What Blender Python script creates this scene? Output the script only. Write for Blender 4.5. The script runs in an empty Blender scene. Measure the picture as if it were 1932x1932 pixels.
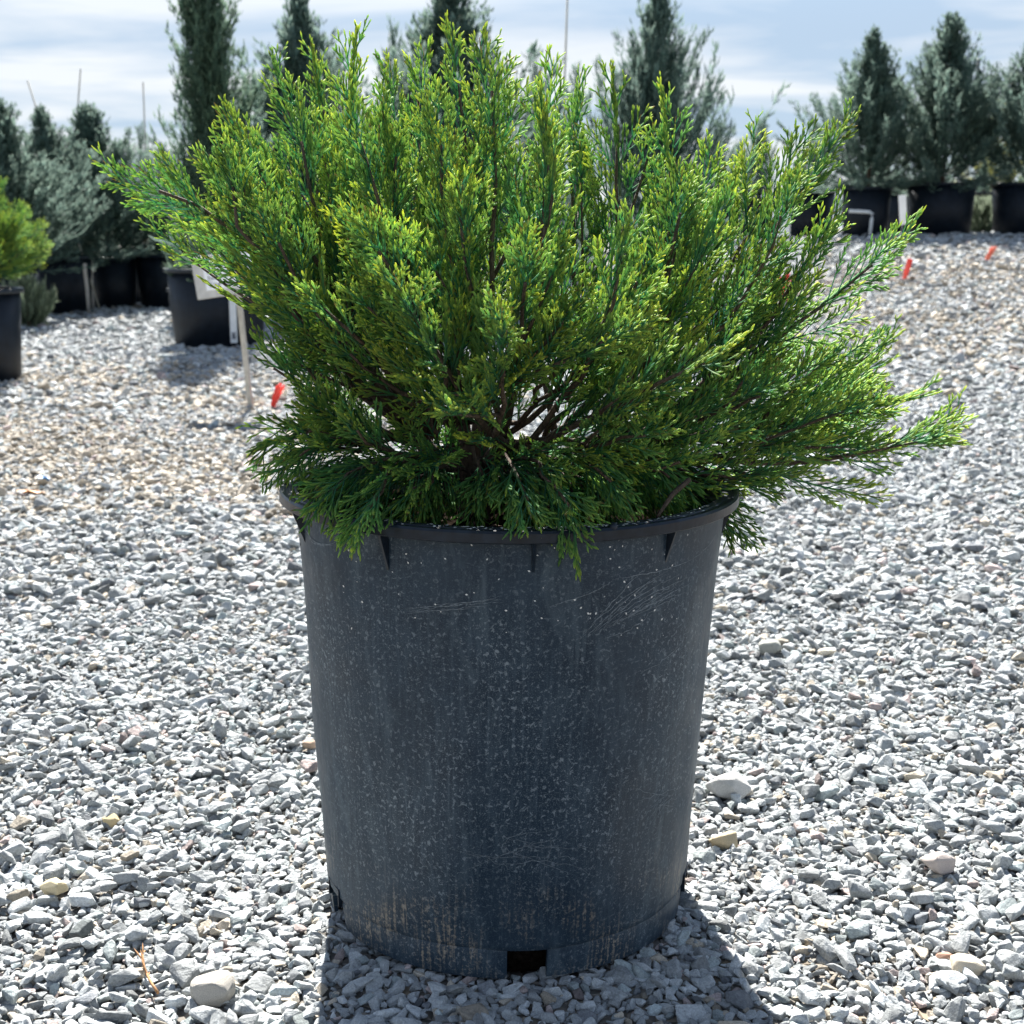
import bpy, bmesh, math, random
import numpy as np
from mathutils import Vector, Matrix, Euler

R = math.radians
rng = np.random.default_rng(7)
random.seed(7)
scene = bpy.context.scene
COL = scene.collection

# ------------------------------------------------------------------ camera
F_PX, HALF = 2600.0, 966.0            # focal length and half frame, in 1932-px photo units
PITCH = R(11.6)
CAM = np.array([0.006, -1.273, 0.65])
cd = bpy.data.cameras.new('camera')
cd.sensor_width = 36.0
cd.lens = 36.0 * F_PX / (2 * HALF)
cd.clip_start = 0.02
cd.clip_end = 3000.0
cd.dof.use_dof = True
cd.dof.focus_distance = 1.20
cd.dof.aperture_fstop = 15.0
cam = bpy.data.objects.new('camera', cd)
cam.location = CAM
cam.rotation_euler = (math.pi / 2 - PITCH, 0, 0)
COL.objects.link(cam)
scene.camera = cam

# ------------------------------------------------------------------ sky, sun, exposure
SUN_AZ, SUN_EL = R(-8.0), R(44.0)      # azimuth from +Y towards +X
w = bpy.data.worlds.new('World')
scene.world = w
w.use_nodes = True
nt = w.node_tree
nt.nodes.clear()
def wn(t, **kw):
    n = nt.nodes.new(t)
    for k, v in kw.items():
        setattr(n, k, v)
    return n
sky = wn('ShaderNodeTexSky', sky_type='NISHITA', sun_disc=False, sun_elevation=SUN_EL, sun_rotation=SUN_AZ,
         altitude=300.0, air_density=1.0, dust_density=0.3, ozone_density=1.4)
tc = wn('ShaderNodeTexCoord')
sep = wn('ShaderNodeSeparateXYZ')
nt.links.new(tc.outputs['Generated'], sep.inputs[0])
zc = wn('ShaderNodeMath', operation='MAXIMUM'); zc.inputs[1].default_value = 0.0
nt.links.new(sep.outputs['Z'], zc.inputs[0])
za = wn('ShaderNodeMath', operation='ADD'); za.inputs[1].default_value = 0.10
nt.links.new(zc.outputs[0], za.inputs[0])
dx = wn('ShaderNodeMath', operation='DIVIDE'); dy = wn('ShaderNodeMath', operation='DIVIDE')
nt.links.new(sep.outputs['X'], dx.inputs[0]); nt.links.new(za.outputs[0], dx.inputs[1])
nt.links.new(sep.outputs['Y'], dy.inputs[0]); nt.links.new(za.outputs[0], dy.inputs[1])
cmb = wn('ShaderNodeCombineXYZ')
nt.links.new(dx.outputs[0], cmb.inputs['X']); nt.links.new(dy.outputs[0], cmb.inputs['Y'])
mp = wn('ShaderNodeMapping')
mp.inputs['Rotation'].default_value = (0, 0, R(6))
mp.inputs['Scale'].default_value = (0.55, 1.05, 1.0)
mp.inputs['Location'].default_value = (3.7, 1.3, 0)
nt.links.new(cmb.outputs[0], mp.inputs[0])
no = wn('ShaderNodeTexNoise')
no.inputs['Scale'].default_value = 1.15
no.inputs['Detail'].default_value = 7.0
no.inputs['Roughness'].default_value = 0.52
no.inputs['Distortion'].default_value = 0.35
nt.links.new(mp.outputs[0], no.inputs['Vector'])
cr = wn('ShaderNodeValToRGB')
cr.color_ramp.elements[0].position = 0.40; cr.color_ramp.elements[0].color = (0, 0, 0, 1)
cr.color_ramp.elements[1].position = 0.58; cr.color_ramp.elements[1].color = (0.92, 0.92, 0.92, 1)
nt.links.new(no.outputs[0], cr.inputs[0])
# low in the sky the thin cloud sheets overlap into a pale veil
low = wn('ShaderNodeMapRange', interpolation_type='SMOOTHSTEP')
low.inputs['From Min'].default_value = 0.12; low.inputs['From Max'].default_value = 0.36
low.inputs['To Min'].default_value = 0.93; low.inputs['To Max'].default_value = 0.0
nt.links.new(zc.outputs[0], low.inputs['Value'])
veil = wn('ShaderNodeMath', operation='MAXIMUM')
thin = wn('ShaderNodeMath', operation='MULTIPLY'); thin.inputs[1].default_value = 0.55
nt.links.new(cr.outputs[0], thin.inputs[0])
nt.links.new(low.outputs[0], veil.inputs[0]); nt.links.new(thin.outputs[0], veil.inputs[1])
ccol = wn('ShaderNodeMixRGB')
nt.links.new(cr.outputs[0], ccol.inputs[0])
ccol.inputs[1].default_value = (2.5, 3.2, 4.1, 1)
ccol.inputs[2].default_value = (4.85, 4.95, 5.1, 1)
mixc = wn('ShaderNodeMixRGB')
nt.links.new(veil.outputs[0], mixc.inputs[0])
nt.links.new(sky.outputs[0], mixc.inputs[1])
nt.links.new(ccol.outputs[0], mixc.inputs[2])
bg = wn('ShaderNodeBackground'); bg.inputs['Strength'].default_value = 0.05
nt.links.new(mixc.outputs[0], bg.inputs[0])
wo = wn('ShaderNodeOutputWorld')
nt.links.new(bg.outputs[0], wo.inputs[0])

sd = bpy.data.lights.new('sun', 'SUN')
sd.energy = 5.0
sd.angle = R(0.55)
sd.color = (1.0, 0.972, 0.925)
sun = bpy.data.objects.new('sun', sd)
sdir = Vector((math.sin(SUN_AZ) * math.cos(SUN_EL), math.cos(SUN_AZ) * math.cos(SUN_EL), math.sin(SUN_EL)))
sun.rotation_euler = sdir.to_track_quat('Z', 'Y').to_euler()
sun.location = (0, 0, 20)
COL.objects.link(sun)

vs = scene.view_settings
vs.view_transform = 'Standard'
vs.look = 'None'
vs.gamma = 1.0
vs.use_curve_mapping = False
vs.exposure = 1.95
scene.cycles.max_bounces = 7
scene.cycles.diffuse_bounces = 3
scene.cycles.transmission_bounces = 6
scene.cycles.transparent_max_bounces = 8

# ------------------------------------------------------------------ picture <-> place
FWD = np.array([0, math.cos(PITCH), -math.sin(PITCH)])
UP = np.array([0, math.sin(PITCH), math.cos(PITCH)])
RT = np.array([1.0, 0, 0])
def ray(px, py):
    return FWD + RT * (px - HALF) / F_PX + UP * (HALF - py) / F_PX
def at_y(px, py, Y):
    d = ray(px, py)
    return CAM + d * (Y - CAM[1]) / d[1]
def sstep(t):
    t = np.clip(t, 0, 1)
    return t * t * (3 - 2 * t)
def gz(x, y):
    x = np.asarray(x, float); y = np.asarray(y, float)
    z = 0.58 * sstep((x + 0.8) / 3.8) * sstep((y - 1.5) / 9.5)
    far = sstep((np.hypot(x, y) - 1.2) / 2.0)
    z = z + far * (0.010 * np.sin(1.9 * x + 0.7 * y) * np.sin(1.3 * y + 1.0) + 0.006 * np.sin(4.3 * x - 2.1 * y))
    return z
def at_ground(px, py):
    d = ray(px, py)
    t, st = 0.5, 0.02
    while t < 60:
        p = CAM + d * t
        if p[2] < gz(p[0], p[1]):
            return p
        t += st
        st *= 1.004
    return CAM + d * 20

# ------------------------------------------------------------------ materials
def mat(name):
    m = bpy.data.materials.new(name)
    m.use_nodes = True
    t = m.node_tree
    b = t.nodes['Principled BSDF']
    return m, t, b
def N(t, typ, **kw):
    n = t.nodes.new(typ)
    for k, v in kw.items():
        setattr(n, k, v)
    return n
def noise(t, vec, scale, detail=4, rough=0.55, dist=0.0):
    n = N(t, 'ShaderNodeTexNoise')
    n.inputs['Scale'].default_value = scale
    n.inputs['Detail'].default_value = detail
    n.inputs['Roughness'].default_value = rough
    n.inputs['Distortion'].default_value = dist
    if vec is not None:
        t.links.new(vec, n.inputs['Vector'])
    return n.outputs[0]
def ramp(t, fac, stops):
    n = N(t, 'ShaderNodeValToRGB')
    e = n.color_ramp.elements
    while len(e) < len(stops):
        e.new(0.5)
    for el, (p, c) in zip(e, stops):
        el.position = p
        el.color = (c, c, c, 1) if not hasattr(c, '__len__') else (*c[:3], 1)
    t.links.new(fac, n.inputs[0])
    return n.outputs[0]
def mixrgb(t, fac, a, b, mode='MIX'):
    n = N(t, 'ShaderNodeMixRGB', blend_type=mode)
    for i, v in zip((0, 1, 2), (fac, a, b)):
        if isinstance(v, (int, float)):
            n.inputs[i].default_value = v if i == 0 else (v, v, v, 1)
        elif isinstance(v, tuple):
            n.inputs[i].default_value = (*v[:3], 1)
        else:
            t.links.new(v, n.inputs[i])
    return n.outputs[0]
def mth(t, op, a, b=0.0):
    n = N(t, 'ShaderNodeMath', operation=op)
    for i, v in zip((0, 1), (a, b)):
        if isinstance(v, (int, float)):
            n.inputs[i].default_value = v
        else:
            t.links.new(v, n.inputs[i])
    return n.outputs[0]
def bump(t, b, h, strength, dist):
    n = N(t, 'ShaderNodeBump')
    n.inputs['Strength'].default_value = strength
    n.inputs['Distance'].default_value = dist
    t.links.new(h, n.inputs['Height'])
    t.links.new(n.outputs[0], b.inputs['Normal'])
def objco(t):
    return N(t, 'ShaderNodeTexCoord').outputs['Object']
def mapped(t, vec, scale):
    n = N(t, 'ShaderNodeMapping')
    n.inputs['Scale'].default_value = scale
    t.links.new(vec, n.inputs[0])
    return n.outputs[0]
def simple(name, col, rough=0.6, var=0.25, scale=40, spec=0.4, bumps=0.0):
    m, t, b = mat(name)
    v = objco(t)
    n = noise(t, v, scale, 5)
    lo = tuple(c * (1 - var) for c in col); hi = tuple(min(1, c * (1 + var)) for c in col)
    t.links.new(ramp(t, n, [(0.3, lo), (0.7, hi)]), b.inputs['Base Color'])
    b.inputs['Roughness'].default_value = rough
    b.inputs['Specular IOR Level'].default_value = spec
    if bumps:
        bump(t, b, n, bumps, 0.01)
    return m

M = {}
# gravel stones: colour of each stone is the instance attribute 'tint'
m, t, b = mat('gravel_stone')
at = N(t, 'ShaderNodeAttribute', attribute_type='INSTANCER', attribute_name='tint')
v = objco(t)
n1 = noise(t, v, 3.5, 6, 0.65)
n2 = noise(t, v, 14.0, 3, 0.7)
c = mixrgb(t, 1.0, at.outputs['Color'], ramp(t, n1, [(0.25, 0.62), (0.5, 0.95), (0.78, 1.2)]), 'MULTIPLY')
c = mixrgb(t, 1.0, c, ramp(t, n2, [(0.35, 0.8), (0.65, 1.12)]), 'MULTIPLY')
t.links.new(c, b.inputs['Base Color'])
b.inputs['Roughness'].default_value = 0.82
b.inputs['Specular IOR Level'].default_value = 0.3
bump(t, b, n1, 0.35, 0.08)
M['gravel'] = m

m, t, b = mat('gravel_ground')
v = objco(t)
vo = N(t, 'ShaderNodeTexVoronoi'); vo.inputs['Scale'].default_value = 48.0
t.links.new(v, vo.inputs['Vector'])
vd = N(t, 'ShaderNodeTexVoronoi', feature='DISTANCE_TO_EDGE'); vd.inputs['Scale'].default_value = 48.0
t.links.new(v, vd.inputs['Vector'])
sv = N(t, 'ShaderNodeSeparateColor'); t.links.new(vo.outputs['Color'], sv.inputs[0])
c = ramp(t, sv.outputs[0], [(0.0, (0.10, 0.10, 0.10)), (0.5, (0.17, 0.165, 0.155)), (0.85, (0.25, 0.24, 0.22)), (1.0, (0.22, 0.17, 0.11))])
big = noise(t, v, 0.55, 4)
c = mixrgb(t, ramp(t, big, [(0.42, 0.0), (0.62, 0.5)]), c, (0.24, 0.19, 0.13))
t.links.new(c, b.inputs['Base Color'])
b.inputs['Roughness'].default_value = 0.9
bump(t, b, ramp(t, vd.outputs['Distance'], [(0.0, 0.0), (0.25, 1.0)]), 1.0, 0.012)
M['ground'] = m

def foliage_mat(name, trans, rough=0.42, spec=0.5, gam=0.66):
    m = bpy.data.materials.new(name); m.use_nodes = True
    t = m.node_tree; b = t.nodes['Principled BSDF']; out = t.nodes['Material Output']
    a = N(t, 'ShaderNodeAttribute', attribute_name='col')
    t.links.new(a.outputs['Color'], b.inputs['Base Color'])
    b.inputs['Roughness'].default_value = rough
    b.inputs['Specular IOR Level'].default_value = spec
    tr = N(t, 'ShaderNodeBsdfTranslucent')
    gm = N(t, 'ShaderNodeGamma'); gm.inputs[1].default_value = gam
    t.links.new(a.outputs['Color'], gm.inputs[0]); t.links.new(gm.outputs[0], tr.inputs[0])
    mx = N(t, 'ShaderNodeMixShader'); mx.inputs[0].default_value = trans
    t.links.new(b.outputs[0], mx.inputs[1]); t.links.new(tr.outputs[0], mx.inputs[2])
    t.links.new(mx.outputs[0], out.inputs[0])
    return m
M['foliage'] = foliage_mat('juniper_foliage', 0.62, 0.62, 0.2)
M['far_foliage'] = foliage_mat('tree_foliage', 0.34, 0.7, 0.12, 0.7)

m, t, b = mat('juniper_bark')
v = objco(t)
n1 = noise(t, mapped(t, v, (1, 1, 0.25)), 240, 5, 0.7, 0.6)
t.links.new(ramp(t, n1, [(0.3, (0.030, 0.020, 0.014)), (0.55, (0.11, 0.075, 0.05)), (0.75, (0.24, 0.17, 0.12))]), b.inputs['Base Color'])
b.inputs['Roughness'].default_value = 0.9
bump(t, b, n1, 0.9, 0.004)
M['bark'] = m

# black nursery-pot plastic with dried water specks, runs and mud near the base
m, t, b = mat('black_pot_plastic')
v = objco(t)
sp = N(t, 'ShaderNodeSeparateXYZ'); t.links.new(v, sp.inputs[0])
ang = mth(t, 'ARCTAN2', sp.outputs['X'], mth(t, 'MULTIPLY', sp.outputs['Y'], -1.0))
cy = N(t, 'ShaderNodeCombineXYZ')
t.links.new(mth(t, 'MULTIPLY', ang, 0.2), cy.inputs['X']); t.links.new(sp.outputs['Z'], cy.inputs['Y'])
uv = cy.outputs[0]                                    # metres round the pot, metres up
speck = noise(t, uv, 260, 4.0, 0.66, 0.6)
speck2 = noise(t, uv, 900, 2, 0.6)
zone = noise(t, mapped(t, uv, (11, 6, 1)), 1.0, 4, 0.6)
runs = noise(t, mapped(t, uv, (260, 14, 1)), 1.0, 3, 0.6)
ht = sp.outputs['Z']
mid = mth(t, 'MULTIPLY', ramp(t, ht, [(0.03, 0.55), (0.16, 1.0), (0.30, 0.9), (0.36, 0.45)]), ramp(t, zone, [(0.34, 0.3), (0.6, 1.0)]))
dots = mth(t, 'ADD', ramp(t, speck, [(0.55, 0.0), (0.64, 1.0)]), mth(t, 'MULTIPLY', ramp(t, speck2, [(0.56, 0.0), (0.68, 1.0)]), 0.6))
dust = mth(t, 'MULTIPLY', dots, mid)
film = mth(t, 'MULTIPLY', ramp(t, noise(t, uv, 22, 5, 0.6), [(0.35, 0.0), (0.75, 1.0)]), 0.55)
mudz = ramp(t, ht, [(0.0, 1.0), (0.045, 0.9), (0.10, 0.0)])
mud = mth(t, 'MULTIPLY', mudz, mth(t, 'MULTIPLY', ramp(t, mth(t, 'ADD', mth(t, 'MULTIPLY', runs, 0.5), mth(t, 'MULTIPLY', speck, 0.5)), [(0.50, 0.0), (0.60, 0.8)]), ramp(t, noise(t, uv, 14, 2), [(0.45, 0.0), (0.6, 1.0)])))
c = mixrgb(t, film, (0.012, 0.026, 0.042), (0.040, 0.064, 0.086))
c = mixrgb(t, mth(t, 'MULTIPLY', ramp(t, runs, [(0.5, 0.0), (0.72, 0.5)]), mid), c, (0.095, 0.13, 0.155))
smear = noise(t, mapped(t, uv, (34, 9, 1)), 1.0, 5, 0.7, 1.2)
c = mixrgb(t, ramp(t, smear, [(0.52, 0.0), (0.74, 0.55)]), c, (0.10, 0.135, 0.155))
c = mixrgb(t, mth(t, 'MULTIPLY', dust, 0.62), c, (0.34, 0.385, 0.40))
c = mixrgb(t, mud, c, (0.30, 0.24, 0.17))
t.links.new(c, b.inputs['Base Color'])
t.links.new(ramp(t, mth(t, 'ADD', dust, film), [(0.0, 0.36), (0.6, 0.62)]), b.inputs['Roughness'])
b.inputs['Specular IOR Level'].default_value = 0.26
bump(t, b, noise(t, uv, 26, 3), 0.12, 0.01)
M['pot'] = m
M['rim'] = simple('black_rim_plastic', (0.008, 0.014, 0.022), 0.34, 0.5, 90, 0.32, 0.05)
M['far_pot'] = simple('dark_pot_plastic', (0.005, 0.009, 0.015), 0.5, 0.35, 25, 0.25)
M['scuff'] = simple('pale_scuff', (0.15, 0.175, 0.19), 0.8, 0.6, 300)
M['petal'] = simple('white_fleck', (0.72, 0.71, 0.66), 0.7, 0.1, 200)
M['soil'] = simple('potting_soil', (0.012, 0.009, 0.007), 1.0, 0.6, 180, 0.0, 0.6)
M['chip'] = simple('bark_chip', (0.20, 0.13, 0.09), 0.85, 0.45, 120, 0.2)
M['dry'] = simple('dry_twig', (0.33, 0.17, 0.07), 0.8, 0.3, 200)
M['white'] = simple('white_plastic', (0.74, 0.75, 0.74), 0.5, 0.08, 20)
M['sign_grey'] = simple('weathered_grey_board', (0.50, 0.49, 0.46), 0.7, 0.15, 30)
M['sticker'] = simple('white_sticker', (0.85, 0.86, 0.87), 0.45, 0.03, 20)
M['ink'] = simple('black_ink', (0.05, 0.06, 0.09), 0.6, 0.1, 20)
M['wood'] = simple('weathered_wood', (0.42, 0.39, 0.33), 0.8, 0.2, 30)
M['bamboo'] = simple('bamboo', (0.42, 0.40, 0.33), 0.7, 0.15, 15)
M['steel'] = simple('dark_steel', (0.10, 0.11, 0.11), 0.5, 0.2, 20)
M['red'] = simple('red_plastic', (0.92, 0.10, 0.07), 0.5, 0.1, 60)
M['pink'] = simple('faded_red_plastic', (0.92, 0.30, 0.20), 0.5, 0.1, 60)
M['tube'] = simple('sun_bleached_tube', (0.50, 0.47, 0.42), 0.7, 0.2, 20)
M['blue'] = simple('blue_plastic', (0.10, 0.30, 0.62), 0.5, 0.1, 60)
M['orange'] = simple('orange_plastic', (0.75, 0.33, 0.10), 0.6, 0.1, 60)
def stone_mat(name, col):
    return simple(name, col, 0.85, 0.35, 90, 0.3, 0.5)

# ------------------------------------------------------------------ mesh helpers
def link(name, me, material=None, parent=None):
    o = bpy.data.objects.new(name, me)
    COL.objects.link(o)
    if material is not None and me is not None:
        if len(me.materials) == 0:
            me.materials.append(material)
    if parent is not None:
        o.parent = parent
    return o
def empty(name, loc):
    o = bpy.data.objects.new(name, None)
    o.empty_display_size = 0.05
    o.location = loc
    COL.objects.link(o)
    return o
def tag(o, label, cat, group=None, kind=None):
    o['label'] = label
    o['category'] = cat
    if group: o['group'] = group
    if kind: o['kind'] = kind
    return o
def mesh_np(name, V, Q, cols=None, smooth=True):
    """V (n,3), Q (m,k) faces of equal size k"""
    me = bpy.data.meshes.new(name)
    k = Q.shape[1]
    me.vertices.add(len(V)); me.vertices.foreach_set('co', np.ascontiguousarray(V, np.float32).ravel())
    me.loops.add(Q.size); me.loops.foreach_set('vertex_index', np.ascontiguousarray(Q, np.int32).ravel())
    me.polygons.add(len(Q))
    me.polygons.foreach_set('loop_start', np.arange(0, Q.size, k, dtype=np.int32))
    try:
        me.polygons.foreach_set('loop_total', np.full(len(Q), k, np.int32))
    except Exception:
        pass
    me.polygons.foreach_set('use_smooth', np.full(len(Q), smooth, bool))
    if cols is not None:
        a = me.attributes.new('col', 'FLOAT_COLOR', 'POINT')
        rgba = np.ones((len(V), 4), np.float32); rgba[:, :3] = cols
        a.data.foreach_set('color', rgba.ravel())
    me.update(calc_edges=True)
    me.validate()
    return me
def bm_mesh(name, bm, smooth=False):
    me = bpy.data.meshes.new(name)
    bm.normal_update()
    bm.to_mesh(me); bm.free()
    if smooth:
        me.polygons.foreach_set('use_smooth', np.ones(len(me.polygons), bool))
    return me
def nrm(a):
    return a / np.maximum(np.linalg.norm(a, axis=-1, keepdims=True), 1e-9)
def tubes(C, Rr, K, S=3):
    """C (N,K,3) centres, Rr (N,K) radii -> verts, quads, ring index (vectorised tubes)"""
    Nn = C.shape[0]
    T = np.empty_like(C)
    T[:, 1:-1] = C[:, 2:] - C[:, :-2]
    T[:, 0] = C[:, 1] - C[:, 0]; T[:, -1] = C[:, -1] - C[:, -2]
    T = nrm(T)
    ref = np.where(np.abs(T[:, :1, 2:3]) > 0.8, np.array([1.0, 0, 0]), np.array([0, 0, 1.0]))
    U = nrm(np.cross(T, np.broadcast_to(ref, T.shape)))
    W = np.cross(T, U)
    a = np.arange(S) * 2 * math.pi / S
    V = C[:, :, None, :] + Rr[:, :, None, None] * (U[:, :, None, :] * np.cos(a)[None, None, :, None] + W[:, :, None, :] * np.sin(a)[None, None, :, None])
    idx = np.arange(Nn * K * S).reshape(Nn, K, S)
    q = np.stack([idx[:, :-1, :], np.roll(idx[:, :-1, :], -1, 2), np.roll(idx[:, 1:, :], -1, 2), idx[:, 1:, :]], -1)
    return V.reshape(-1, 3), q.reshape(-1, 4)
def tube_mesh(name, pts, rad, S=8, cap=True):
    P = np.array(pts, float)[None]; Rr = np.array(rad, float)[None]
    if cap:   # close both ends with tiny rings
        e0 = P[:, :1] ; e1 = P[:, -1:]
        P = np.concatenate([e0 - (P[:, 1:2] - e0) * 1e-4, P, e1 + (e1 - P[:, -2:-1]) * 1e-4], 1)
        Rr = np.concatenate([Rr[:, :1] * 0.02, Rr, Rr[:, -1:] * 0.02], 1)
    V, Q = tubes(P, Rr, P.shape[1], S)
    return mesh_np(name, V, Q)
def lathe(name, prof, seg=96, closed=True, a0=0.0, a1=2 * math.pi, smooth=True):
    n = len(prof)
    full = abs(a1 - a0 - 2 * math.pi) < 1e-6
    m_ = seg if full else seg + 1
    A = a0 + (a1 - a0) * np.arange(m_) / seg
    P = np.array(prof, float)
    V = np.stack([P[None, :, 0] * np.sin(A)[:, None], -P[None, :, 0] * np.cos(A)[:, None], np.broadcast_to(P[None, :, 1], (m_, n))], -1).reshape(-1, 3)
    idx = np.arange(m_ * n).reshape(m_, n)
    nx = np.roll(idx, -1, 0) if full else idx[1:]
    ib = idx if full else idx[:-1]
    if closed:
        q = np.stack([ib, nx, np.roll(nx, -1, 1), np.roll(ib, -1, 1)], -1)
    else:
        q = np.stack([ib[:, :-1], nx[:, :-1], nx[:, 1:], ib[:, 1:]], -1)
    q = q.reshape(-1, 4)
    me = mesh_np(name, V, q, smooth=smooth)
    if not full and closed:
        bm = bmesh.new(); bm.from_mesh(me)
        bm.verts.ensure_lookup_table()
        bm.faces.new([bm.verts[i] for i in range(n)])
        bm.faces.new([bm.verts[(m_ - 1) * n + i] for i in range(n)][::-1])
        bm.to_mesh(me); bm.free()
    return me
def box(bm, c, s, rot=None, bev=0.0):
    r = bmesh.ops.create_cube(bm, size=1.0)
    mm = Matrix.Translation(c) @ (rot.to_matrix().to_4x4() if rot else Matrix.Identity(4)) @ Matrix.Diagonal((*s, 1))
    bmesh.ops.transform(bm, matrix=mm, verts=r['verts'])
    if bev:
        es = list({e for v_ in r['verts'] for e in v_.link_edges})
        bmesh.ops.bevel(bm, geom=es, offset=bev, segments=2, profile=0.5, affect='EDGES')

# ------------------------------------------------------------------ ground sheet
def axis(lo, hi, fine, far):
    a = list(np.arange(lo, hi + 1e-6, fine))
    s, x = fine, hi
    while x < far:
        s *= 1.3; x += s; a.append(x)
    s, x = fine, lo
    while x > -far:
        s *= 1.3; x -= s; a.insert(0, x)
    return np.array(a)
gx, gy = axis(-7, 7, 0.12, 900), axis(-2.5, 16, 0.12, 900)
GX, GY = np.meshgrid(gx, gy)
GZ = gz(GX, GY)
idx = np.arange(GX.size).reshape(GX.shape)
Q = np.stack([idx[:-1, :-1], idx[:-1, 1:], idx[1:, 1:], idx[1:, :-1]], -1).reshape(-1, 4)
ground = link('ground', mesh_np('ground', np.stack([GX, GY, GZ], -1).reshape(-1, 3), Q), M['ground'])
ground['kind'] = 'structure'
ground['label'] = 'pale gravel ground of the nursery yard'

# ------------------------------------------------------------------ gravel: thousands of crushed stones
def stone_mesh(name, seed, npts=22, dims=(1, .78, .55)):
    r = np.random.default_rng(seed)
    bm = bmesh.new()
    for _ in range(npts):
        d = nrm(r.normal(size=3))
        p = np.sign(d) * np.abs(d) ** 0.72
        p = p * r.uniform(0.82, 1.05) * 0.5 * np.array(dims)
        bm.verts.new(p)
    res = bmesh.ops.convex_hull(bm, input=bm.verts)
    bmesh.ops.delete(bm, geom=[v_ for v_ in bm.verts if not v_.link_faces], context='VERTS')
    bmesh.ops.dissolve_limit(bm, angle_limit=R(9), verts=bm.verts, edges=bm.edges)
    bmesh.ops.bevel(bm, geom=list(bm.edges), offset=0.028, segments=1, profile=0.5, affect='EDGES')
    bmesh.ops.triangulate(bm, faces=bm.faces)
    return bm_mesh(name, bm)
stone_col = bpy.data.collections.new('gravel_stones')
NV = 16
for i in range(NV):
    r_ = random.Random(i)
    me = stone_mesh('stone', 100 + i, r_.choice([11, 13, 15, 18]), (1, r_.uniform(.6, .9), r_.uniform(.42, .68)))
    me.materials.append(M['gravel'])
    so = bpy.data.objects.new('stone', me)
    stone_col.objects.link(so)

def wedge(r0, r1, sp, half):
    """jittered points on the ground between distances r0..r1 of the camera, within the view and a margin"""
    xs = np.arange(-r1 * math.sin(half), r1 * math.sin(half), sp)
    ys = np.arange(0.0, r1, sp * 0.9)
    X, Y = np.meshgrid(xs, ys)
    X = X + (np.arange(X.shape[0]) % 2)[:, None] * sp * 0.5
    X = X + rng.uniform(-.42, .42, X.shape) * sp; Y = Y + rng.uniform(-.42, .42, Y.shape) * sp
    d = np.hypot(X, Y)
    k = (d >= r0) & (d < r1) & (np.abs(np.arctan2(X, Y)) < half)
    return X[k] + CAM[0], Y[k] + CAM[1]
def fbm(x, y, s):
    return (np.sin(x * s + 1.3 * np.sin(y * s * .7 + .5)) + np.sin(y * s * 1.3 + 1.7 * np.sin(x * s * .6 + 2.1)) + .6 * np.sin((x + y) * s * 2.1 + 1)) / 2.6
PX, PY, PZ, PS, PT, PL = [], [], [], [], [], []
for (r0, r1, sp, half, size) in [(0.70, 2.4, 0.0094, R(29), 0.0131), (2.4, 5.2, 0.0125, R(28), 0.0172), (5.2, 9.0, 0.0175, R(27), 0.0245), (9.0, 14.0, 0.027, R(25), 0.037)]:
    for layer in (0, 1):
        X, Y = wedge(r0, r1, sp if layer == 0 else sp * 1.75, half)
        S = size * np.exp(rng.normal(0, 0.32 if layer == 0 else 0.40, X.shape)) * (1.0 if layer == 0 else 1.12)
        S = np.clip(S, size * .45, size * 2.3)
        Z = gz(X, Y) + S * (0.08 if layer == 0 else 0.30) + rng.uniform(-.12, .12, X.shape) * S
        PX.append(X); PY.append(Y); PZ.append(Z); PS.append(S); PL.append(np.full(X.shape, layer))
PX, PY, PZ, PS, PL = map(np.concatenate, (PX, PY, PZ, PS, PL))
keep = np.hypot(PX, PY) > 0.176 - 0.02 * (PL == 0)
PX, PY, PZ, PS, PL = (a[keep] for a in (PX, PY, PZ, PS, PL))
n = len(PX)
near = np.hypot(PX, PY) < 0.30
PZ = np.where(near, np.minimum(PZ, 0.003), PZ)
rot = np.stack([rng.normal(0, .33, n), rng.normal(0, .33, n), rng.uniform(0, 6.283, n)], -1)
wild = rng.random(n) < 0.18
rot[wild, 0] = rng.uniform(-1.2, 1.2, wild.sum())
scl = PS[:, None] * np.stack([rng.uniform(.85, 1.25, n), rng.uniform(.8, 1.15, n), rng.uniform(.62, 1.05, n)], -1)
g = np.clip(rng.normal(0.385, 0.095, n), 0.13, 0.64)
tint = g[:, None] * np.array([0.96, 1.0, 0.995])
u = rng.random(n)
warmzone = np.clip(sstep((PY - 1.0) / 1.6) * sstep((6.5 - PY) / 2.5) * sstep((0.3 - PX) / 1.0), 0, 1) + .8 * sstep((PX - 0.6) / 1.5) * sstep((PY - 3.2) / 2) * sstep((10.0 - PY) / 3)
warmzone = warmzone * (0.45 + .55 * sstep(fbm(PX, PY, 2.3) + .5))
k = u < 0.05 + 0.60 * np.clip(warmzone, 0, 1)
tint[k] = (g[k] * rng.uniform(0.85, 1.15, k.sum()))[:, None] * np.array([1.12, 0.98, 0.78])
k = (u > 0.95) & (u < 0.972)
tint[k] = g[k][:, None] * np.array([1.05, 0.86, 0.80])
k = (u > 0.972)
tint[k] = (g[k] * .45)[:, None] * np.array([0.95, 1.0, 1.05])
k = (u > 0.80) & (u < 0.88)
tint[k] = g[k][:, None] * np.array([0.90, 1.0, 0.98])
me = bpy.data.meshes.new('gravel_points')
me.vertices.add(n)
me.vertices.foreach_set('co', np.stack([PX, PY, PZ], -1).astype(np.float32).ravel())
for nm, typ, key, data in (('rot', 'FLOAT_VECTOR', 'vector', rot), ('scl', 'FLOAT_VECTOR', 'vector', scl)):
    a = me.attributes.new(nm, typ, 'POINT'); a.data.foreach_set(key, data.astype(np.float32).ravel())
a = me.attributes.new('tint', 'FLOAT_COLOR', 'POINT')
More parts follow.
